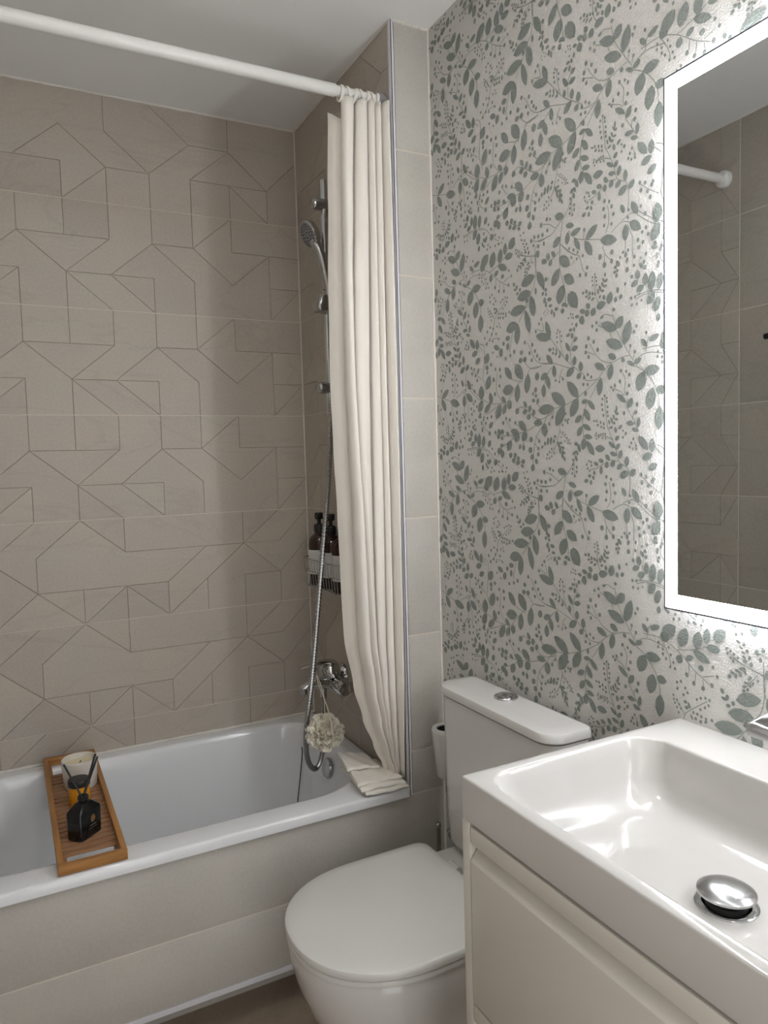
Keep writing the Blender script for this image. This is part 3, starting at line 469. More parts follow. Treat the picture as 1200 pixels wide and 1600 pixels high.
hose_pts = [(-0.052, -0.354, 1.728), (-0.046, -0.352, 1.66), (-0.046, -0.349, 1.55), (-0.056, -0.347, 1.40), (-0.070, -0.347, 1.25), (-0.088, -0.347, 1.10), (-0.108, -0.349, 0.95), (-0.129, -0.354, 0.80), (-0.148, -0.360, 0.68), (-0.164, -0.356, 0.575), (-0.166, -0.350, 0.505), (-0.157, -0.342, 0.455), (-0.136, -0.337, 0.430), (-0.116, -0.332, 0.450), (-0.104, -0.329, 0.500), (-0.099, -0.327, 0.57), (-0.098, -0.325, 0.636)]
hp = smooth_path(hose_pts, 60); rs = [0.0072 + 0.0009*(1 if (i//2) % 2 else -1) for i in range(len(hp))]
tag(MB().tube(hp, rs, 10).build('shower_hose', SATIN, smooth=25), 'ribbed chrome shower hose hanging in a loop beside the mixer', 'hose')

# ------------------------------------------------------------------ bath mixer
mx = thing('bath_mixer', 'chrome single lever bath mixer tap on the end wall', 'tap', (0, -0.325, 0.66))
MB().lathe([(0.0, -0.082), (0.019, -0.080), (0.0225, -0.072), (0.0225, 0.072), (0.019, 0.080), (0, 0.082)], (-0.062, -0.325, 0.668), (0,1,0), 28).build('body', CHROME, mx, smooth=40)
for s in (-1, 1):
    MB().lathe([(0.034, 0), (0.034, 0.004), (0.024, 0.018), (0.016, 0.020), (0.016, 0.05)], (-0.0005, -0.325+s*0.068, 0.668), (-1,0,0), 28).build('wall_rosette', CHROME, mx, smooth=40)
sp = MB(); L = []
for t, (x, z, hw, hh) in enumerate([(-0.055, 0.672, 0.024, 0.020), (-0.085, 0.672, 0.022, 0.019), (-0.115, 0.674, 0.0185, 0.015), (-0.145, 0.672, 0.016, 0.011), (-0.160, 0.669, 0.0145, 0.009), (-0.167, 0.667, 0.010, 0.006)]):
    L.append([(x, -0.325+hw*math.cos(2*PI*k/20), z+hh*math.sin(2*PI*k/20)) for k in range(20)])
spo = sp.loft(L).build('spout', CHROME, mx, smooth=50)
MB().lathe([(0.010, 0), (0.011, 0.002), (0.011, 0.014)], (-0.156, -0.325, 0.650), n=20).build('aerator', SATIN, spo, smooth=40)
MB().lathe([(0.027, 0), (0.029, 0.010), (0.029, 0.028), (0.024, 0.036), (0.012, 0.040), (0, 0.041)], (-0.070, -0.325, 0.690), (-0.18, 0, 1), 28).build('cartridge_cap', CHROME, mx, smooth=40)
L = []
for x, z, hw, hh in [(-0.060, 0.728, 0.020, 0.008), (-0.085, 0.733, 0.020, 0.007), (-0.115, 0.732, 0.015, 0.0045), (-0.150, 0.729, 0.013, 0.003), (-0.166, 0.727, 0.009, 0.002)]:
    L.append([(x, -0.325+hw*math.cos(2*PI*k/16), z+hh*math.sin(2*PI*k/16)) for k in range(16)])
MB().loft(L).build('lever', CHROME, mx, smooth=50)
MB().lathe([(0.007, 0), (0.007, 0.022), (0.0085, 0.024), (0.0085, 0.034), (0.007, 0.036), (0, 0.036)], (-0.122, -0.325, 0.684), n=18).build('diverter_knob', CHROME, mx, smooth=40)
MB().lathe([(0.0105, 0), (0.0105, 0.028)], (-0.098, -0.325, 0.632), n=18).build('hose_outlet', SATIN, mx, smooth=40)

# ------------------------------------------------------------------ bath pouf hanging on the mixer
pf = thing('bath_pouf', 'cream mesh bath pouf hanging by its cord from the mixer', 'bath sponge', (-0.131, -0.408, 0.50))
rnd = random.Random(3); m_ = MB(); pc = Vector((-0.131, -0.408, 0.560))
for k in range(230):
    d = Vector((rnd.gauss(0,1), rnd.gauss(0,1), rnd.gauss(0,1))).normalized()
    u = d.orthogonal().normalized(); u = Matrix.Rotation(rnd.random()*2*PI, 3, d) @ u; w = d.cross(u)
    rad = 0.055*(0.78+0.25*rnd.random()); hw = 0.011+0.007*rnd.random(); ph = rnd.random()*6; vs = []; fs = []
    for i in range(6):
        s_ = (i/5-0.5)*2
        for j in range(4):
            h = j/3; r_ = rad*(0.35+0.65*h)
            vs.append(pc + d*r_*(1-0.10*s_*s_) + u*s_*hw*(0.5+0.6*h) + w*(0.005*math.sin(s_*4+ph)*h))
    for i in range(5):
        for j in range(3): a = i*4+j; fs.append((a, a+1, a+5, a+4))
    m_.add(vs, fs)
m_.build('mesh_ruffles', LOOFAH, pf, smooth=60)
MB().lathe([(0.0, -0.034), (0.02, -0.028), (0.033, 0), (0.02, 0.028), (0, 0.034)], pc, n=16).build('core', LOOFAH, pf, smooth=60)
MB().tube(smooth_path([(-0.122, -0.3375, 0.703), (-0.123, -0.352, 0.68), (-0.126, -0.396, 0.655), (-0.129, -0.440, 0.618), (-0.131, -0.462, 0.585), (-0.130, -0.465, 0.55)], 5), 0.0016, 6).tube(smooth_path([(-0.122, -0.3375, 0.703), (-0.117, -0.352, 0.678), (-0.122, -0.388, 0.65), (-0.127, -0.402, 0.60)], 5), 0.0016, 6).build('hanging_cord', CORD, pf, smooth=60)

# ------------------------------------------------------------------ wire basket with three pump bottles
bk = thing('shower_basket', 'chrome wire shower basket on the tiled end wall', 'basket', (0, -0.29, 0.93))
top = [Vector(p) for p in rrect(-0.084, -0.004, -0.425, -0.150, 0.030, 1.020, 4)]; bot = [Vector(p) for p in rrect(-0.076, -0.004, -0.415, -0.160, 0.024, 0.935, 4)]
mid = [a.lerp(b, 0.45) for a, b in zip(top, bot)]
for nm, Lp, r in (('top_rim', top, 0.0022), ('middle_wire', mid, 0.0012), ('bottom_rim', bot, 0.0016)):
    MB().tube(Lp+[Lp[0]], r, 8).build(nm, CHROME, bk, smooth=60)
def along(Lp, t):
    n = len(Lp); f = t*n; i = int(f) % n; return Lp[i].lerp(Lp[(i+1) % n], f-int(f))
for y in [-0.172-0.0195*k for k in range(13)]:
    MB().tube([(-0.084, y*1.03+0.006, 1.020), (-0.0765, y, 0.936), (-0.060, y, 0.9345), (-0.005, y, 0.9345)], 0.0009, 6).build('wire', CHROME, bk, smooth=60)
for x in (-0.02, -0.045):
    MB().tube([(x, -0.150, 1.020), (x, -0.160, 0.936)], 0.0011, 6).build('wire', CHROME, bk, smooth=60)
def bottle(y, x, label, rz):
    b = thing('pump_bottle', label, 'bottle', (x, y, 0.937), 'brown pump bottles in the shower basket')
    z = 0.937
    MB().lathe([(0.0, 0), (0.030, 0.0005), (0.0335, 0.004), (0.034, 0.01), (0.034, 0.125), (0.0325, 0.136), (0.027, 0.147), (0.018, 0.154), (0.014, 0.158), (0.0135, 0.166), (0, 0.166)], (x, y, z), n=32).build('glass_body', AMBER, b, smooth=45)
    n = 14; L0 = []; a0 = R(rz)
    for k in range(n+1):
        a = a0 + (k/n-0.5)*1.9; L0.append((math.cos(a)*0.0344, math.sin(a)*0.0344))
    MB().add([(x+p[0], y+p[1], z+0.035) for p in L0]+[(x+p[0], y+p[1], z+0.108) for p in L0], [(i, i+1, n+2+i, n+1+i) for i in range(n)]).build('label_sheet', LABEL, b, smooth=60)
    pm = MB().lathe([(0.016, 0.160), (0.0165, 0.162), (0.0165, 0.180), (0.014, 0.184), (0.006, 0.186), (0.006, 0.198), (0.012, 0.200), (0.013, 0.203), (0.013, 0.216), (0.011, 0.219), (0, 0.2195)], (x, y, z), n=22).build('pump', BLACK, b, smooth=40)
    a = R(rz+25); MB().tube([(x, y, z+0.211), (x+0.022*math.cos(a), y+0.022*math.sin(a), z+0.211), (x+0.038*math.cos(a), y+0.038*math.sin(a), z+0.206)], [0.0055, 0.0048, 0.0036], 10).build('nozzle', BLACK, pm, smooth=50)
bottle(-0.198, -0.041, 'brown pump bottle at the tiled corner end of the wire basket', 215)
bottle(-0.286, -0.041, 'brown pump bottle in the middle of the wire basket', 215)
bottle(-0.372, -0.041, 'brown pump bottle nearest the curtain in the wire basket', 208)

# ------------------------------------------------------------------ curtain rod and curtain
RZ, RY = 2.187, -0.61
rod = thing('curtain_rod', 'white telescopic shower curtain rod under the ceiling', 'curtain rod', (-0.55, RY, RZ))
MB().lathe([(0.0145, 0), (0.0145, 0.962), (0.0125, 0.965)], (-1.095, RY, RZ), (1,0,0), 32).build('outer_tube', RODM, rod, smooth=40)
MB().lathe([(0.0118, 0), (0.0118, 0.124)], (-0.131, RY, RZ), (1,0,0), 32).build('inner_tube', RODM, rod, smooth=40)
MB().lathe([(0.017, 0.0), (0.018, 0.004), (0.018, 0.016), (0.015, 0.019), (0.0125, 0.019)], (-0.0005, RY, RZ), (-1,0,0), 28).build('end_cap', GREYCAP, rod, smooth=40)
MB().lathe([(0.027, 0.0), (0.027, 0.012), (0.024, 0.017), (0.016, 0.020)], (XL+0.0005, RY, RZ), (1,0,0), 28).build('end_cap', RODM, rod, smooth=40)

cu = thing('shower_curtain', 'cream shower curtain gathered against the pier edge', 'shower curtain', (-0.07, RY, 0.48))
key_l = [(2.18, -0.150), (1.95, -0.157), (1.72, -0.164), (1.50, -0.167), (1.34, -0.164), (1.18, -0.159), (1.02, -0.156), (0.86, -0.153), (0.73, -0.135), (0.645, -0.115), (0.565, -0.088), (0.513, -0.066), (0.49, -0.058)]
def interp(K, z):
    K = sorted(K)
    if z <= K[0][0]: return K[0][1]
    for (a, b), (c, d) in zip(K, K[1:]):
        if z <= c: t = (z-a)/(c-a); t = t*t*(3-2*t); return b+(d-b)*t
    return K[-1][1]
ctrl = [(-0.128, -0.560), (-0.120, -0.572), (-0.108, -0.580), (-0.100, -0.592), (-0.112, -0.612), (-0.106, -0.630), (-0.094, -0.634), (-0.0885, -0.618), (-0.092, -0.598), (-0.082, -0.594),
        (-0.083, -0.622), (-0.074, -0.637), (-0.062, -0.628), (-0.064, -0.602), (-0.054, -0.596), (-0.056, -0.626), (-0.047, -0.638), (-0.039, -0.622), (-0.041, -0.598), (-0.034, -0.596), (-0.035, -0.622),
        (-0.027, -0.634), (-0.020, -0.616), (-0.022, -0.598), (-0.016, -0.600), (-0.019, -0.632), (-0.0155, -0.645), (-0.011, -0.651), (-0.0075, -0.648)]
sec = smooth_path([(x, y, 0) for x, y in ctrl], 9); NS, NZ = len(sec)-1, 90; vs = []; fs = []
for iz in range(NZ+1):
    tz = iz/NZ
    for i, q_ in enumerate(sec):
        t = (q_.x+0.128)/0.1205; ztop = 2.171 if i > 30 else 2.158-0.028*i/30
        z = ztop + (0.488-ztop)*tz
        xl = interp(key_l, z) + 0.020; xr = -0.006
        edge = max(0.0, min(1.0, 4*t*(1-t)))
        wob = edge*(0.0055*math.sin(1.9*z+5*t+0.6)*(1+0.6*tz) + 0.0030*math.sin(4.3*z+12*t))
        spread = 1.0 + 0.35*math.sin(1.3*z+3*t)*(0.3+0.7*tz)
        y = RY + (q_.y-RY)*(spread if t < 0.9 else 1.0)*(1.0 if z > 0.75 else 0.7+0.3*(z-0.488)/0.262) + 0.004*math.sin(2.7*z+7*t)
        if i < 36: y = RY + (q_.y-RY) - (1-i/36)*0.03*max(0, (0.9-z)/0.4)
        x = min(xl + (xr-xl)*t + wob, -0.0045)
        vs.append((x, max(y, -0.664), z))
n1 = NS+1
for iz in range(NZ):
    for i in range(NS): a = iz*n1+i; fs.append((a, a+1, a+n1+1, a+n1))
cm = MB().add(vs, fs).build('curtain_panel', CLOTH, cu, smooth=80)
md = cm.modifiers.new('thickness', 'SOLIDIFY'); md.thickness = 0.0012; md.offset = 0
for k, (x, tl) in enumerate([(-0.118, 0.1), (-0.100, -0.25), (-0.082, 0.35), (-0.066, -0.3), (-0.050, 0.2), (-0.036, -0.35), (-0.024, 0.15)]):
    m_ = MB(); n = 24; L = []
    for i in range(n):
        a = 2*PI*i/n; c, s_ = math.cos(a), math.sin(a); sh = tl*0.016*s_
        L.append([(x-0.0035+sh, RY+c*0.0150, RZ+s_*0.0175-0.004), (x+0.0035+sh, RY+c*0.0150, RZ+s_*0.0175-0.004), (x+0.0035+sh, RY+c*0.0164, RZ+s_*0.0190-0.004), (x-0.0035+sh, RY+c*0.0164, RZ+s_*0.0190-0.004)])
    m_.loft(L+[L[0]], cap0=False, cap1=False).build('hanging_loop', CLOTH, cu, smooth=60)
# folded hem lying on the tub corner
def sheet(corners, z0, z1, seed, nm):
    rnd = random.Random(seed); a, b, c, d = [Vector((*p, 0)) for p in corners]; n = 24; top_, vs, fs = [], [], []
    for i in range(n+1):
        for j in range(n+1):
            u, v = i/n, j/n; p = a.lerp(b, u).lerp(d.lerp(c, u), v)
            e = min(u, 1-u, v, 1-v); rd = 1-max(0, 1-e/0.08)**2
            w = 0.0016*math.sin(7*u+seed)*math.sin(5*v+2*seed) + 0.0012*math.sin(16*u+9*v+seed)
            vs.append((p.x, p.y, z0 + (z1-z0)*(0.35+0.65*rd) + w))
    for i in range(n):
        for j in range(n): q_ = i*(n+1)+j; fs.append((q_, q_+1, q_+n+2, q_+n+1))
    o = MB().add(vs, fs).build(nm, CLOTH, cu, smooth=80); md = o.modifiers.new('thickness', 'SOLIDIFY'); md.thickness = (z1-z0)*0.8; md.offset = -1
sheet([(-0.132, -0.664), (-0.012, -0.672), (-0.014, -0.520), (-0.118, -0.480)], 0.479, 0.486, 1, 'folded_hem')
sheet([(-0.141, -0.655), (-0.016, -0.664), (-0.020, -0.500), (-0.116, -0.470)], 0.488, 0.496, 2, 'folded_hem')
sheet([(-0.143, -0.640), (-0.020, -0.652), (-0.046, -0.500), (-0.105, -0.452)], 0.498, 0.505, 3, 'folded_hem')
sheet([(-0.136, -0.560), (-0.052, -0.590), (-0.050, -0.490), (-0.112, -0.440)], 0.507, 0.514, 4, 'folded_hem')

# ------------------------------------------------------------------ bath tray and what stands on it
TX0, TX1, TY0, TY1, TZ = -0.828, -0.692, -0.656, -0.018, 0.4755
tr = thing('bath_tray', 'slatted bamboo bath tray laid across the tub', 'bath tray', ((TX0+TX1)/2, -0.34, TZ))
for x in (TX0, TX1-0.012): MB().box(x, x+0.012, TY0+0.012, TY1-0.012, TZ, TZ+0.022).build('side_rail', WOODY, tr, bevel=0.0015)
for y in (TY0, TY1-0.012): MB().box(TX0, TX1, y, y+0.012, TZ, TZ+0.022).build('end_rail', WOODX, tr, bevel=0.0015)
ys = [-0.588+0.0238*k for k in range(20)]
for y in ys: MB().box(TX0+0.012, TX1-0.012, y, y+0.0165, TZ+0.002, TZ+0.0075).build('slat', SLATM, tr, bevel=0.001)
for x in (TX0+0.0125, TX1-0.0205): MB().box(x, x+0.008, TY0+0.012, TY1-0.012, TZ, TZ+0.002).build('slat_bearer', SLATM, tr)
TF = TZ+0.0077
cc = (-0.748, -0.232, TF)
cn = thing('candle', 'cream ceramic candle in a cup at the back of the tray', 'candle', cc)
MB().lathe([(0, 0), (0.036, 0), (0.0395, 0.004), (0.0440, 0.070), (0.0440, 0.073), (0.0422, 0.075), (0.0402, 0.073), (0.0395, 0.064), (0.0395, 0.054)], cc, n=48, cap1=False).build('vessel', CANDLE, cn, smooth=40)
MB().lathe([(0.0396, 0.061), (0.020, 0.0605), (0.006, 0.0615), (0, 0.062)], cc, n=40, cap0=False).build('wax', WAX, cn, smooth=40)
MB().tube([(cc[0], cc[1], TF+0.061), (cc[0]+0.004, cc[1]+0.002, TF+0.0665)], 0.0011, 6).build('wick', BLACK, cn)
jc = (-0.760, -0.352, TF)
jr = thing('amber_jar', 'small amber jar with black lid behind the diffuser', 'jar', jc)
MB().lathe([(0, 0), (0.0225, 0), (0.0245, 0.003), (0.0245, 0.050), (0.023, 0.054), (0, 0.054)], jc, n=36).build('jar_body', YELLOW, jr, smooth=40)
MB().lathe([(0.0255, 0.053), (0.0258, 0.055), (0.0258, 0.066), (0.0245, 0.068), (0, 0.0685)], jc, n=36).build('lid', BLACK, jr, smooth=40)
dc = Vector((-0.764, -0.515, TF)); ang = R(42)
df = thing('reed_diffuser', 'black square reed diffuser bottle on the front of the tray', 'diffuser', dc)
ca, sa = math.cos(ang), math.sin(ang)
def DL(x, y, z): return (dc.x+x*ca-y*sa, dc.y+x*sa+y*ca, dc.z+z)
def drr(hx, hy, r, z): return [DL(p[0], p[1], p[2]) for p in rrect(-hx, hx, -hy, hy, r, z, 5)]
bt = MB().loft([drr(0.030, 0.018, 0.006, 0.0), drr(0.0325, 0.0205, 0.007, 0.003), drr(0.0335, 0.0215, 0.007, 0.060), drr(0.0315, 0.0200, 0.007, 0.064), drr(0.014, 0.012, 0.006, 0.079), drr(0.0095, 0.0095, 0.0094, 0.080), drr(0.0095, 0.0095, 0.0094, 0.088)]).build('bottle_body', BLKGLASS, df, smooth=35)
MB().lathe([(0.0115, 0.084), (0.012, 0.085), (0.012, 0.092), (0.010, 0.093), (0.0075, 0.093), (0.0075, 0.086)], dc, n=24, cap0=False, cap1=False).build('neck_collar', BLACK, df, smooth=40)
for (ex, ey, ez) in ((-0.034, 0.030, 0.160), (0.030, 0.012, 0.172), (0.036, 0.012, 0.170), (0.033, 0.020, 0.174)):
    b0 = (dc.x-0.12*ex, dc.y-0.12*ey, dc.z+0.075); MB().tube([b0, (dc.x+ex, dc.y+ey, dc.z+ez)], 0.0022, 8).build('reed', BLACK, df, smooth=60)
# gold emblem and fine print on the face of the bottle
em = MB(); n = 20
def fp(u, v, d=0.0004): return DL(u, -0.0213-d, 0.034+v)
def stroke(pts, w):
    for (a, b) in zip(pts, pts[1:]):
        a, b = Vector((*a, 0)), Vector((*b, 0)); q_ = Vector((-(b-a).y, (b-a).x, 0)).normalized()*w/2
        em.add([fp(a.x-q_.x, a.y-q_.y), fp(b.x-q_.x, b.y-q_.y), fp(b.x+q_.x, b.y+q_.y), fp(a.x+q_.x, a.y+q_.y)], [(0,1,2,3)])
stroke([(0.004+0.0055*math.cos(2*PI*k/n), 0.008+0.0075*math.sin(2*PI*k/n)) for k in range(n+1)], 0.0012)
for k in range(-1, 2): stroke([(0.004+0.0025*k-0.0018, 0.0035), (0.004+0.0025*k+0.0008, 0.008), (0.004+0.0025*k-0.0004, 0.0125)], 0.0010)
stroke([(0.0000, 0.006), (0.008, 0.010)], 0.0009)
em.build('gold_emblem', GOLD, bt)
em = MB()
x = -0.006
for wl in (0.0022, 0.0009, 0.0020, 0.0022, 0.0020, 0.0018, 0.0020): stroke([(x, -0.0065), (x+wl, -0.0065)], 0.0020); x += wl+0.0009
x = -0.010
for wl in (0.0012,)*14: stroke([(x, -0.0125), (x+wl, -0.0125)], 0.0010); x += wl+0.0006
em.build('fine_print', GREYINK, bt)

# ------------------------------------------------------------------ toilet
TCY = -1.010
def dshape(xb, xf, hw, z, rb=0.03, fl=0.20, nb=6, nf=28, ex=2.15):
    """D outline: back at xb, round front at xf, half width hw"""
    out = []
    for k in range(nb+1):
        a = R(90*k/nb); out.append((xb-rb+rb*math.cos(a), TCY+hw-rb+rb*math.sin(a), z))
    for k in range(nf+1):
        a = R(90+180*k/nf); c, s_ = math.cos(a), math.sin(a)
        c = math.copysign(abs(c)**(2/ex), c); s2 = math.copysign(abs(s_)**(2/ex), s_)
        out.append((xf+fl+fl*c, TCY+hw*s2, z))
    for k in range(nb+1):
        a = R(270+90*k/nb); out.append((xb-rb+rb*math.cos(a), TCY-hw+rb+rb*math.sin(a), z))
    return out
to = thing('toilet', 'white close coupled toilet with closed D shaped lid', 'toilet', (-0.15, TCY, 0))
bw = [(-0.30, 0.110, 0.0, 0.14), (-0.305, 0.112, 0.03, 0.14), (-0.325, 0.122, 0.10, 0.15), (-0.372, 0.142, 0.18, 0.17), (-0.418, 0.160, 0.26, 0.18), (-0.442, 0.170, 0.32, 0.19), (-0.452, 0.175, 0.365, 0.20), (-0.453, 0.1755, 0.388, 0.20), (-0.449, 0.172, 0.3945, 0.20)]
MB().loft([dshape(0.097, xf, hw, z, 0.03, fl) for xf, hw, z, fl in bw]).build('bowl', CERAMIC, to, smooth=50)
MB().loft([dshape(-0.066, xf, hw, z, 0.028, 0.20) for xf, hw, z in [(-0.452, 0.1765, 0.3955), (-0.456, 0.180, 0.3975), (-0.457, 0.181, 0.404), (-0.455, 0.1795, 0.4085)]]).build('seat', SEAT, to, smooth=40)
MB().loft([dshape(xb, xf, hw, z, 0.028, 0.20) for xb, xf, hw, z in [(-0.068, -0.450, 0.176, 0.4095), (-0.066, -0.4575, 0.182, 0.4115), (-0.065, -0.459, 0.183, 0.419), (-0.066, -0.457, 0.1815, 0.425), (-0.070, -0.451, 0.177, 0.4285), (-0.085, -0.425, 0.155, 0.4300)]]).build('lid', SEAT, to, smooth=40)
for s in (-1, 1): MB().lathe([(0, 0), (0.012, 0), (0.012, 0.034), (0, 0.034)], (-0.052, TCY+s*0.075-0.017, 0.405), (0,1,0), 16).build('hinge', SEAT, to, smooth=40)
cx0, cx1, cy0, cy1 = -0.012, 0.090, -1.212, -0.812
def cis(i, z, r=0.042): return rrect(cx0+i, cx1-i*0.2, cy0+i, cy1-i, (0.012, max(0.01, r), max(0.01, r), 0.012), z, 8)
tank = MB().loft([cis(0.030, 0.396, 0.03), cis(0.016, 0.402, 0.036), cis(0.006, 0.425), cis(0.003, 0.50), cis(0.0, 0.762)]).build('tank', CERAMIC, to, smooth=45)
MB().loft([cis(0.004, 0.762), cis(0.004, 0.7655)]).build('lid_gap', DARKGAP, to)
tl = MB().loft([cis(-0.003, 0.7655), cis(-0.006, 0.768, 0.046), cis(-0.006, 0.779, 0.046), cis(-0.003, 0.7845, 0.044), cis(0.006, 0.7868, 0.040), cis(0.025, 0.7880, 0.03)]).build('tank_lid', CERAMIC, to, smooth=45)
bc = (0.054, -0.992, 0.7875)
fb = MB().lathe([(0.026, 0), (0.026, 0.003), (0.024, 0.005), (0.0225, 0.0045)], bc, n=36).build('flush_button', SATIN, tl, smooth=40)
for sgn in (1, -1):
    P = [(bc[0]+0.021*math.cos(R(a)), bc[1]+sgn*(0.0009+0.021*math.sin(R(a)))) for a in range(0, 181, 12)]
    MB().prism(P, 'z', bc[2]+0.004, bc[2]+0.0062).build('button_half', CHROME, tl, bevel=0.0006)

# cup and brush between cistern and pier
wc = (0.066, -0.728, 0.512)
cpv = thing('wall_cup', 'white tapered cup with dark opening beside the toilet tank', 'cup', wc)
MB().lathe([(0, 0), (0.024, 0), (0.027, 0.004), (0.0375, 0.112), (0.0385, 0.120), (0.036, 0.124), (0.026, 0.124), (0.024, 0.121), (0.023, 0.06), (0, 0.06)], wc, n=40).build('cup_shell', CERAMIC, cpv, smooth=45)
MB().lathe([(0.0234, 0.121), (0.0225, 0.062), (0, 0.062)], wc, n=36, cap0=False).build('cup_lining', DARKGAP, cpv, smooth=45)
br = thing('toilet_brush', 'dark metal toilet brush standing in the corner behind the toilet', 'toilet brush', (0.039, -0.722, 0))
MB().lathe([(0, 0), (0.040, 0), (0.042, 0.003), (0.040, 0.26), (0.036, 0.262), (0.012, 0.262)], (0.039, -0.722, 0), n=32, cap1=False).build('holder', SATIN, br, smooth=40)
MB().lathe([(0.0062, 0.255), (0.0062, 0.382), (0.0072, 0.384), (0.0072, 0.392), (0.005, 0.395), (0, 0.395)], (0.039, -0.722, 0), n=20).build('handle', CHROME, br, smooth=40)

# ------------------------------------------------------------------ vanity cabinet, basin, tap
VX, VY0, VY1 = -0.335, -1.975, -1.405
va = thing('vanity_cabinet', 'white lacquered vanity cabinet with two drawers under the basin', 'cabinet', (-0.115, -1.69, 0.27))
vb = MB().box(VX+0.001, XW, VY1-0.018, VY1, 0.27, 0.7985).build('side_panel', LACQ, va, bevel=0.0012)
MB().box(VX+0.001, XW, VY0, VY0+0.018, 0.27, 0.7985).build('side_panel', LACQ, va, bevel=0.0012)
MB().box(VX+0.03, XW, VY0+0.018, VY1-0.018, 0.27, 0.288).build('bottom_panel', LACQ, va)
MB().box(XW-0.012, XW, VY0+0.018, VY1-0.018, 0.288, 0.7985).build('back_panel', LACQ, va)
MB().box(VX+0.03, XW-0.012, VY0+0.018, VY1-0.018, 0.75, 0.762).build('top_panel', DARKGAP, va)
for zt, zb in ((0.794, 0.538), (0.534, 0.275)):
    x = VX; P = [(x+0.019, zb), (x, zb), (x, zt-0.050), (x+0.017, zt-0.0265), (x+0.017, zt-0.0235), (x+0.0005, zt-0.0235), (x+0.0005, zt), (x+0.019, zt)]
    MB().prism(P, 'y', VY0+0.021, VY1-0.0205).build('drawer', LACQ, va, bevel=0.0007)
wb = thing('washbasin', 'white resin washbasin with rectangular bowl on the vanity cabinet', 'washbasin', (-0.115, -1.69, 0.80))
def ob(i, z): return rrect(VX+i, XW-0.0005-i, VY0+i, VY1-i, max(0.001, 0.004-i), z, 8)
def ib(i, z, r): return rrect(-0.312+i, 0.002-i*0.8, VY0+0.020+i, VY1-0.020-i, r, z, 8)
MB().loft([ob(0.02, 0.7995), ob(0.0, 0.80), ob(0, 0.8575), ob(0.001, 0.8592), ob(0.003, 0.86), ib(-0.005, 0.86, 0.052), ib(-0.002, 0.8592, 0.05), ib(0.0, 0.8565, 0.05), ib(0.006, 0.838, 0.05), ib(0.018, 0.805, 0.052), ib(0.030, 0.786, 0.054), ib(0.046, 0.775, 0.05), ib(0.068, 0.7695, 0.045), ib(0.10, 0.7675, 0.03)], cap0=False).build('basin_shell', GEL, wb, smooth=40)
dr = (-0.150, -1.690, 0.7675)
MB().lathe([(0.036, 0), (0.036, 0.0015), (0.033, 0.003), (0.028, 0.0025), (0.026, 0.0)], dr, n=40, cap0=False).build('waste_ring', CHROME, wb, smooth=40)
MB().lathe([(0.0, 0.0), (0.024, 0.0005), (0.024, 0.006), (0, 0.006)], dr, n=32).build('waste_throat', DARKGAP, wb)
MB().lathe([(0.010, 0.004), (0.012, 0.010), (0.031, 0.0125), (0.0335, 0.015), (0.033, 0.0175), (0.028, 0.0205), (0.016, 0.0232), (0, 0.0242)], dr, n=48).build('plug_cap', SATIN, wb, smooth=45)
tp = thing('basin_tap', 'chrome basin mixer tap at the back of the washbasin', 'tap', (0.055, -1.69, 0.86))
MB().loft([rrect(0.030, 0.080, -1.713, -1.667, 0.010, 0.8602, 6), rrect(0.032, 0.078, -1.712, -1.668, 0.010, 0.865, 6), rrect(0.034, 0.078, -1.711, -1.669, 0.010, 0.985, 6)]).build('tap_body', CHROME, tp, smooth=40)
L = []
for x, z, hw, hh in [(0.060, 0.966, 0.0225, 0.017), (0.02, 0.968, 0.0225, 0.016), (-0.04, 0.966, 0.0222, 0.0125), (-0.075, 0.9635, 0.022, 0.0095), (-0.088, 0.962, 0.0205, 0.007), (-0.093, 0.961, 0.017, 0.004)]:
    L.append([(x, p[0], p[1]) for p in [(q_[0], q_[1]) for q_ in rrect(-1.690-hw, -1.690+hw, z-hh, z+hh, min(hh*0.9, 0.008), 0, 5)]])
MB().loft(L).build('spout', CHROME, tp, smooth=45)
MB().loft([rrect(0.036, 0.076, -1.710, -1.670, 0.010, 0.990, 6), rrect(0.036, 0.076, -1.710, -1.670, 0.010, 1.004, 6)]).build('lever_base', CHROME, tp, smooth=40)
MB().box(-0.02, 0.070, -1.702, -1.678, 1.004, 1.010).build('lever', CHROME, tp, bevel=0.002)

# ------------------------------------------------------------------ lit mirror
MY0, MY1, MZ0, MZ1, MX = -1.975, -1.405, 1.050, 1.889, 0.070
mi = thing('lit_mirror', 'rectangular mirror with a bright lit border on the wallpaper', 'mirror', (0.09, -1.69, MZ0))
def ring(m_, i0, i1, x0, x1, mi_=0):
    y0, y1, z0, z1 = MY0+i0, MY1-i0, MZ0+i0, MZ1-i0; a, b, c, d = MY0+i1, MY1-i1, MZ0+i1, MZ1-i1
    m_.box(x0, x1, y0, a, z0, z1).box(x0, x1, b, y1, z0, z1).box(x0, x1, a, b, z0, c).box(x0, x1, a, b, d, z1); return m_
ring(MB(), 0.0, 0.0028, MX-0.001, MX+0.006).build('edge_frame', FRAME, mi)
ring(MB(), 0.0028, 0.0255, MX, MX+0.004).build('light_band', LED, mi)
MB().box(MX+0.0002, MX+0.004, MY0+0.0255, MY1-0.0255, MZ0+0.0255, MZ1-0.0255).build('mirror_glass', MIRROR, mi)
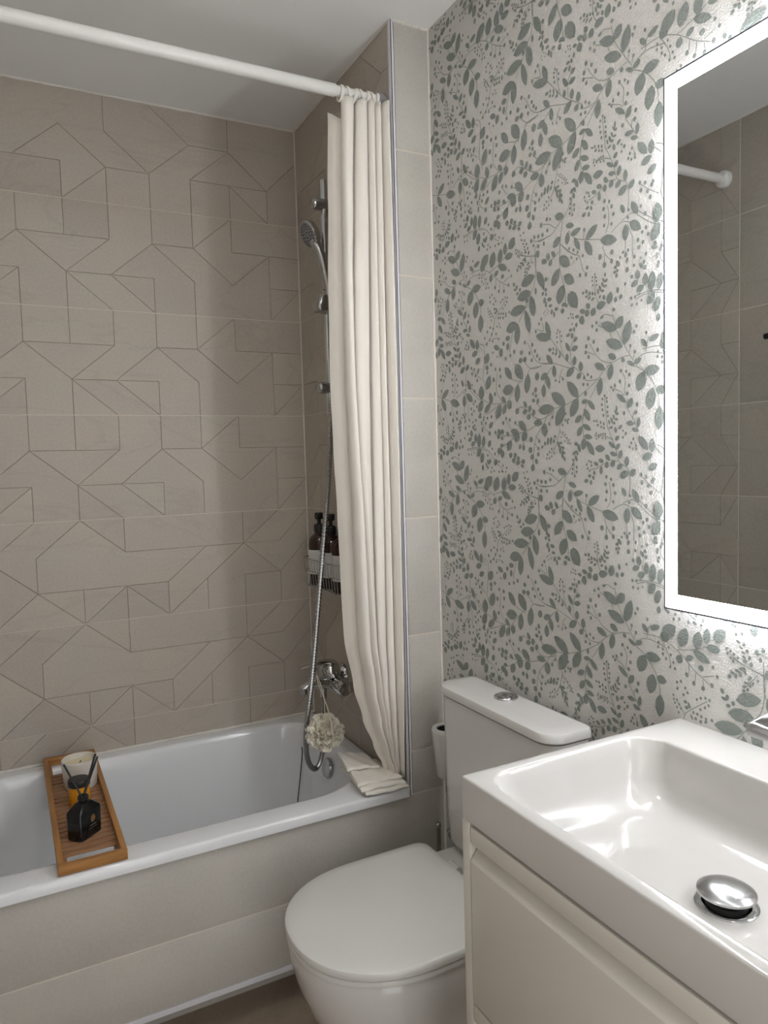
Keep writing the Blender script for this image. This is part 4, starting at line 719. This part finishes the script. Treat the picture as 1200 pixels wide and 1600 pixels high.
MB().box(MX+0.0045, MX+0.006, MY0+0.003, MY1-0.003, MZ0+0.003, MZ1-0.003).build('back_plate', FRAME, mi)
MB().box(MX+0.006, XW-0.0005, MY0+0.032, MY1-0.032, MZ0+0.032, MZ1-0.032).build('housing', PAINT, mi)
ring(MB(), 0.024, 0.030, MX+0.008, MX+0.030).build('back_light', LEDB, mi)

# ------------------------------------------------------------------ towel rail on the left wall (seen in the mirror)
ra = thing('towel_rail', 'black towel rail seen at the edge of the mirror', 'towel rail', (XL, -1.0, 1.62))
MB().tube([(XL+0.065, -0.800, 1.650), (XL+0.065, -1.32, 1.650)], 0.009, 16).build('bar', BLACK, ra, smooth=50)
for y in (-0.825, -1.29): MB().lathe([(0.018, 0), (0.018, 0.004), (0.007, 0.005), (0.007, 0.065)], (XL+0.0005, y, 1.650), (1,0,0), 20).build('bracket', BLACK, ra, smooth=40)
n = 40; vs = []; fs = []
for k in range(n+1):
    y = -0.85-0.40*k/n; w = 0.004*math.sin(k*0.9)
    vs += [(XL+0.050+w*0.6, y, 0.98), (XL+0.053, y, 1.645), (XL+0.058, y, 1.659), (XL+0.065, y, 1.6625), (XL+0.072, y, 1.659), (XL+0.077, y, 1.645), (XL+0.080+w, y, 0.90)]
for k in range(n):
    for j in range(6): a = k*7+j; fs.append((a, a+1, a+8, a+7))
tw = MB().add(vs, fs).build('towel', TOWEL, smooth=60); md = tw.modifiers.new('thickness', 'SOLIDIFY'); md.thickness = 0.004; md.offset = 0
tag(tw, 'dark grey towel draped over the black rail on the left wall', 'towel')

# ------------------------------------------------------------------ recessed ceiling lamp
lc = (-0.55, -1.45, H)
lm = thing('ceiling_lamp', 'small round recessed ceiling lamp above the toilet', 'lamp', lc)
MB().lathe([(0.062, 0.0), (0.062, -0.004), (0.056, -0.008), (0.048, -0.006), (0.047, -0.001)], lc, n=40, cap0=False, cap1=False).build('lamp_ring', WHITE, lm, smooth=40)
MB().lathe([(0.0468, -0.002), (0.0, -0.002)], lc, n=40, cap0=True, cap1=False).build('diffuser', LAMPM, lm)
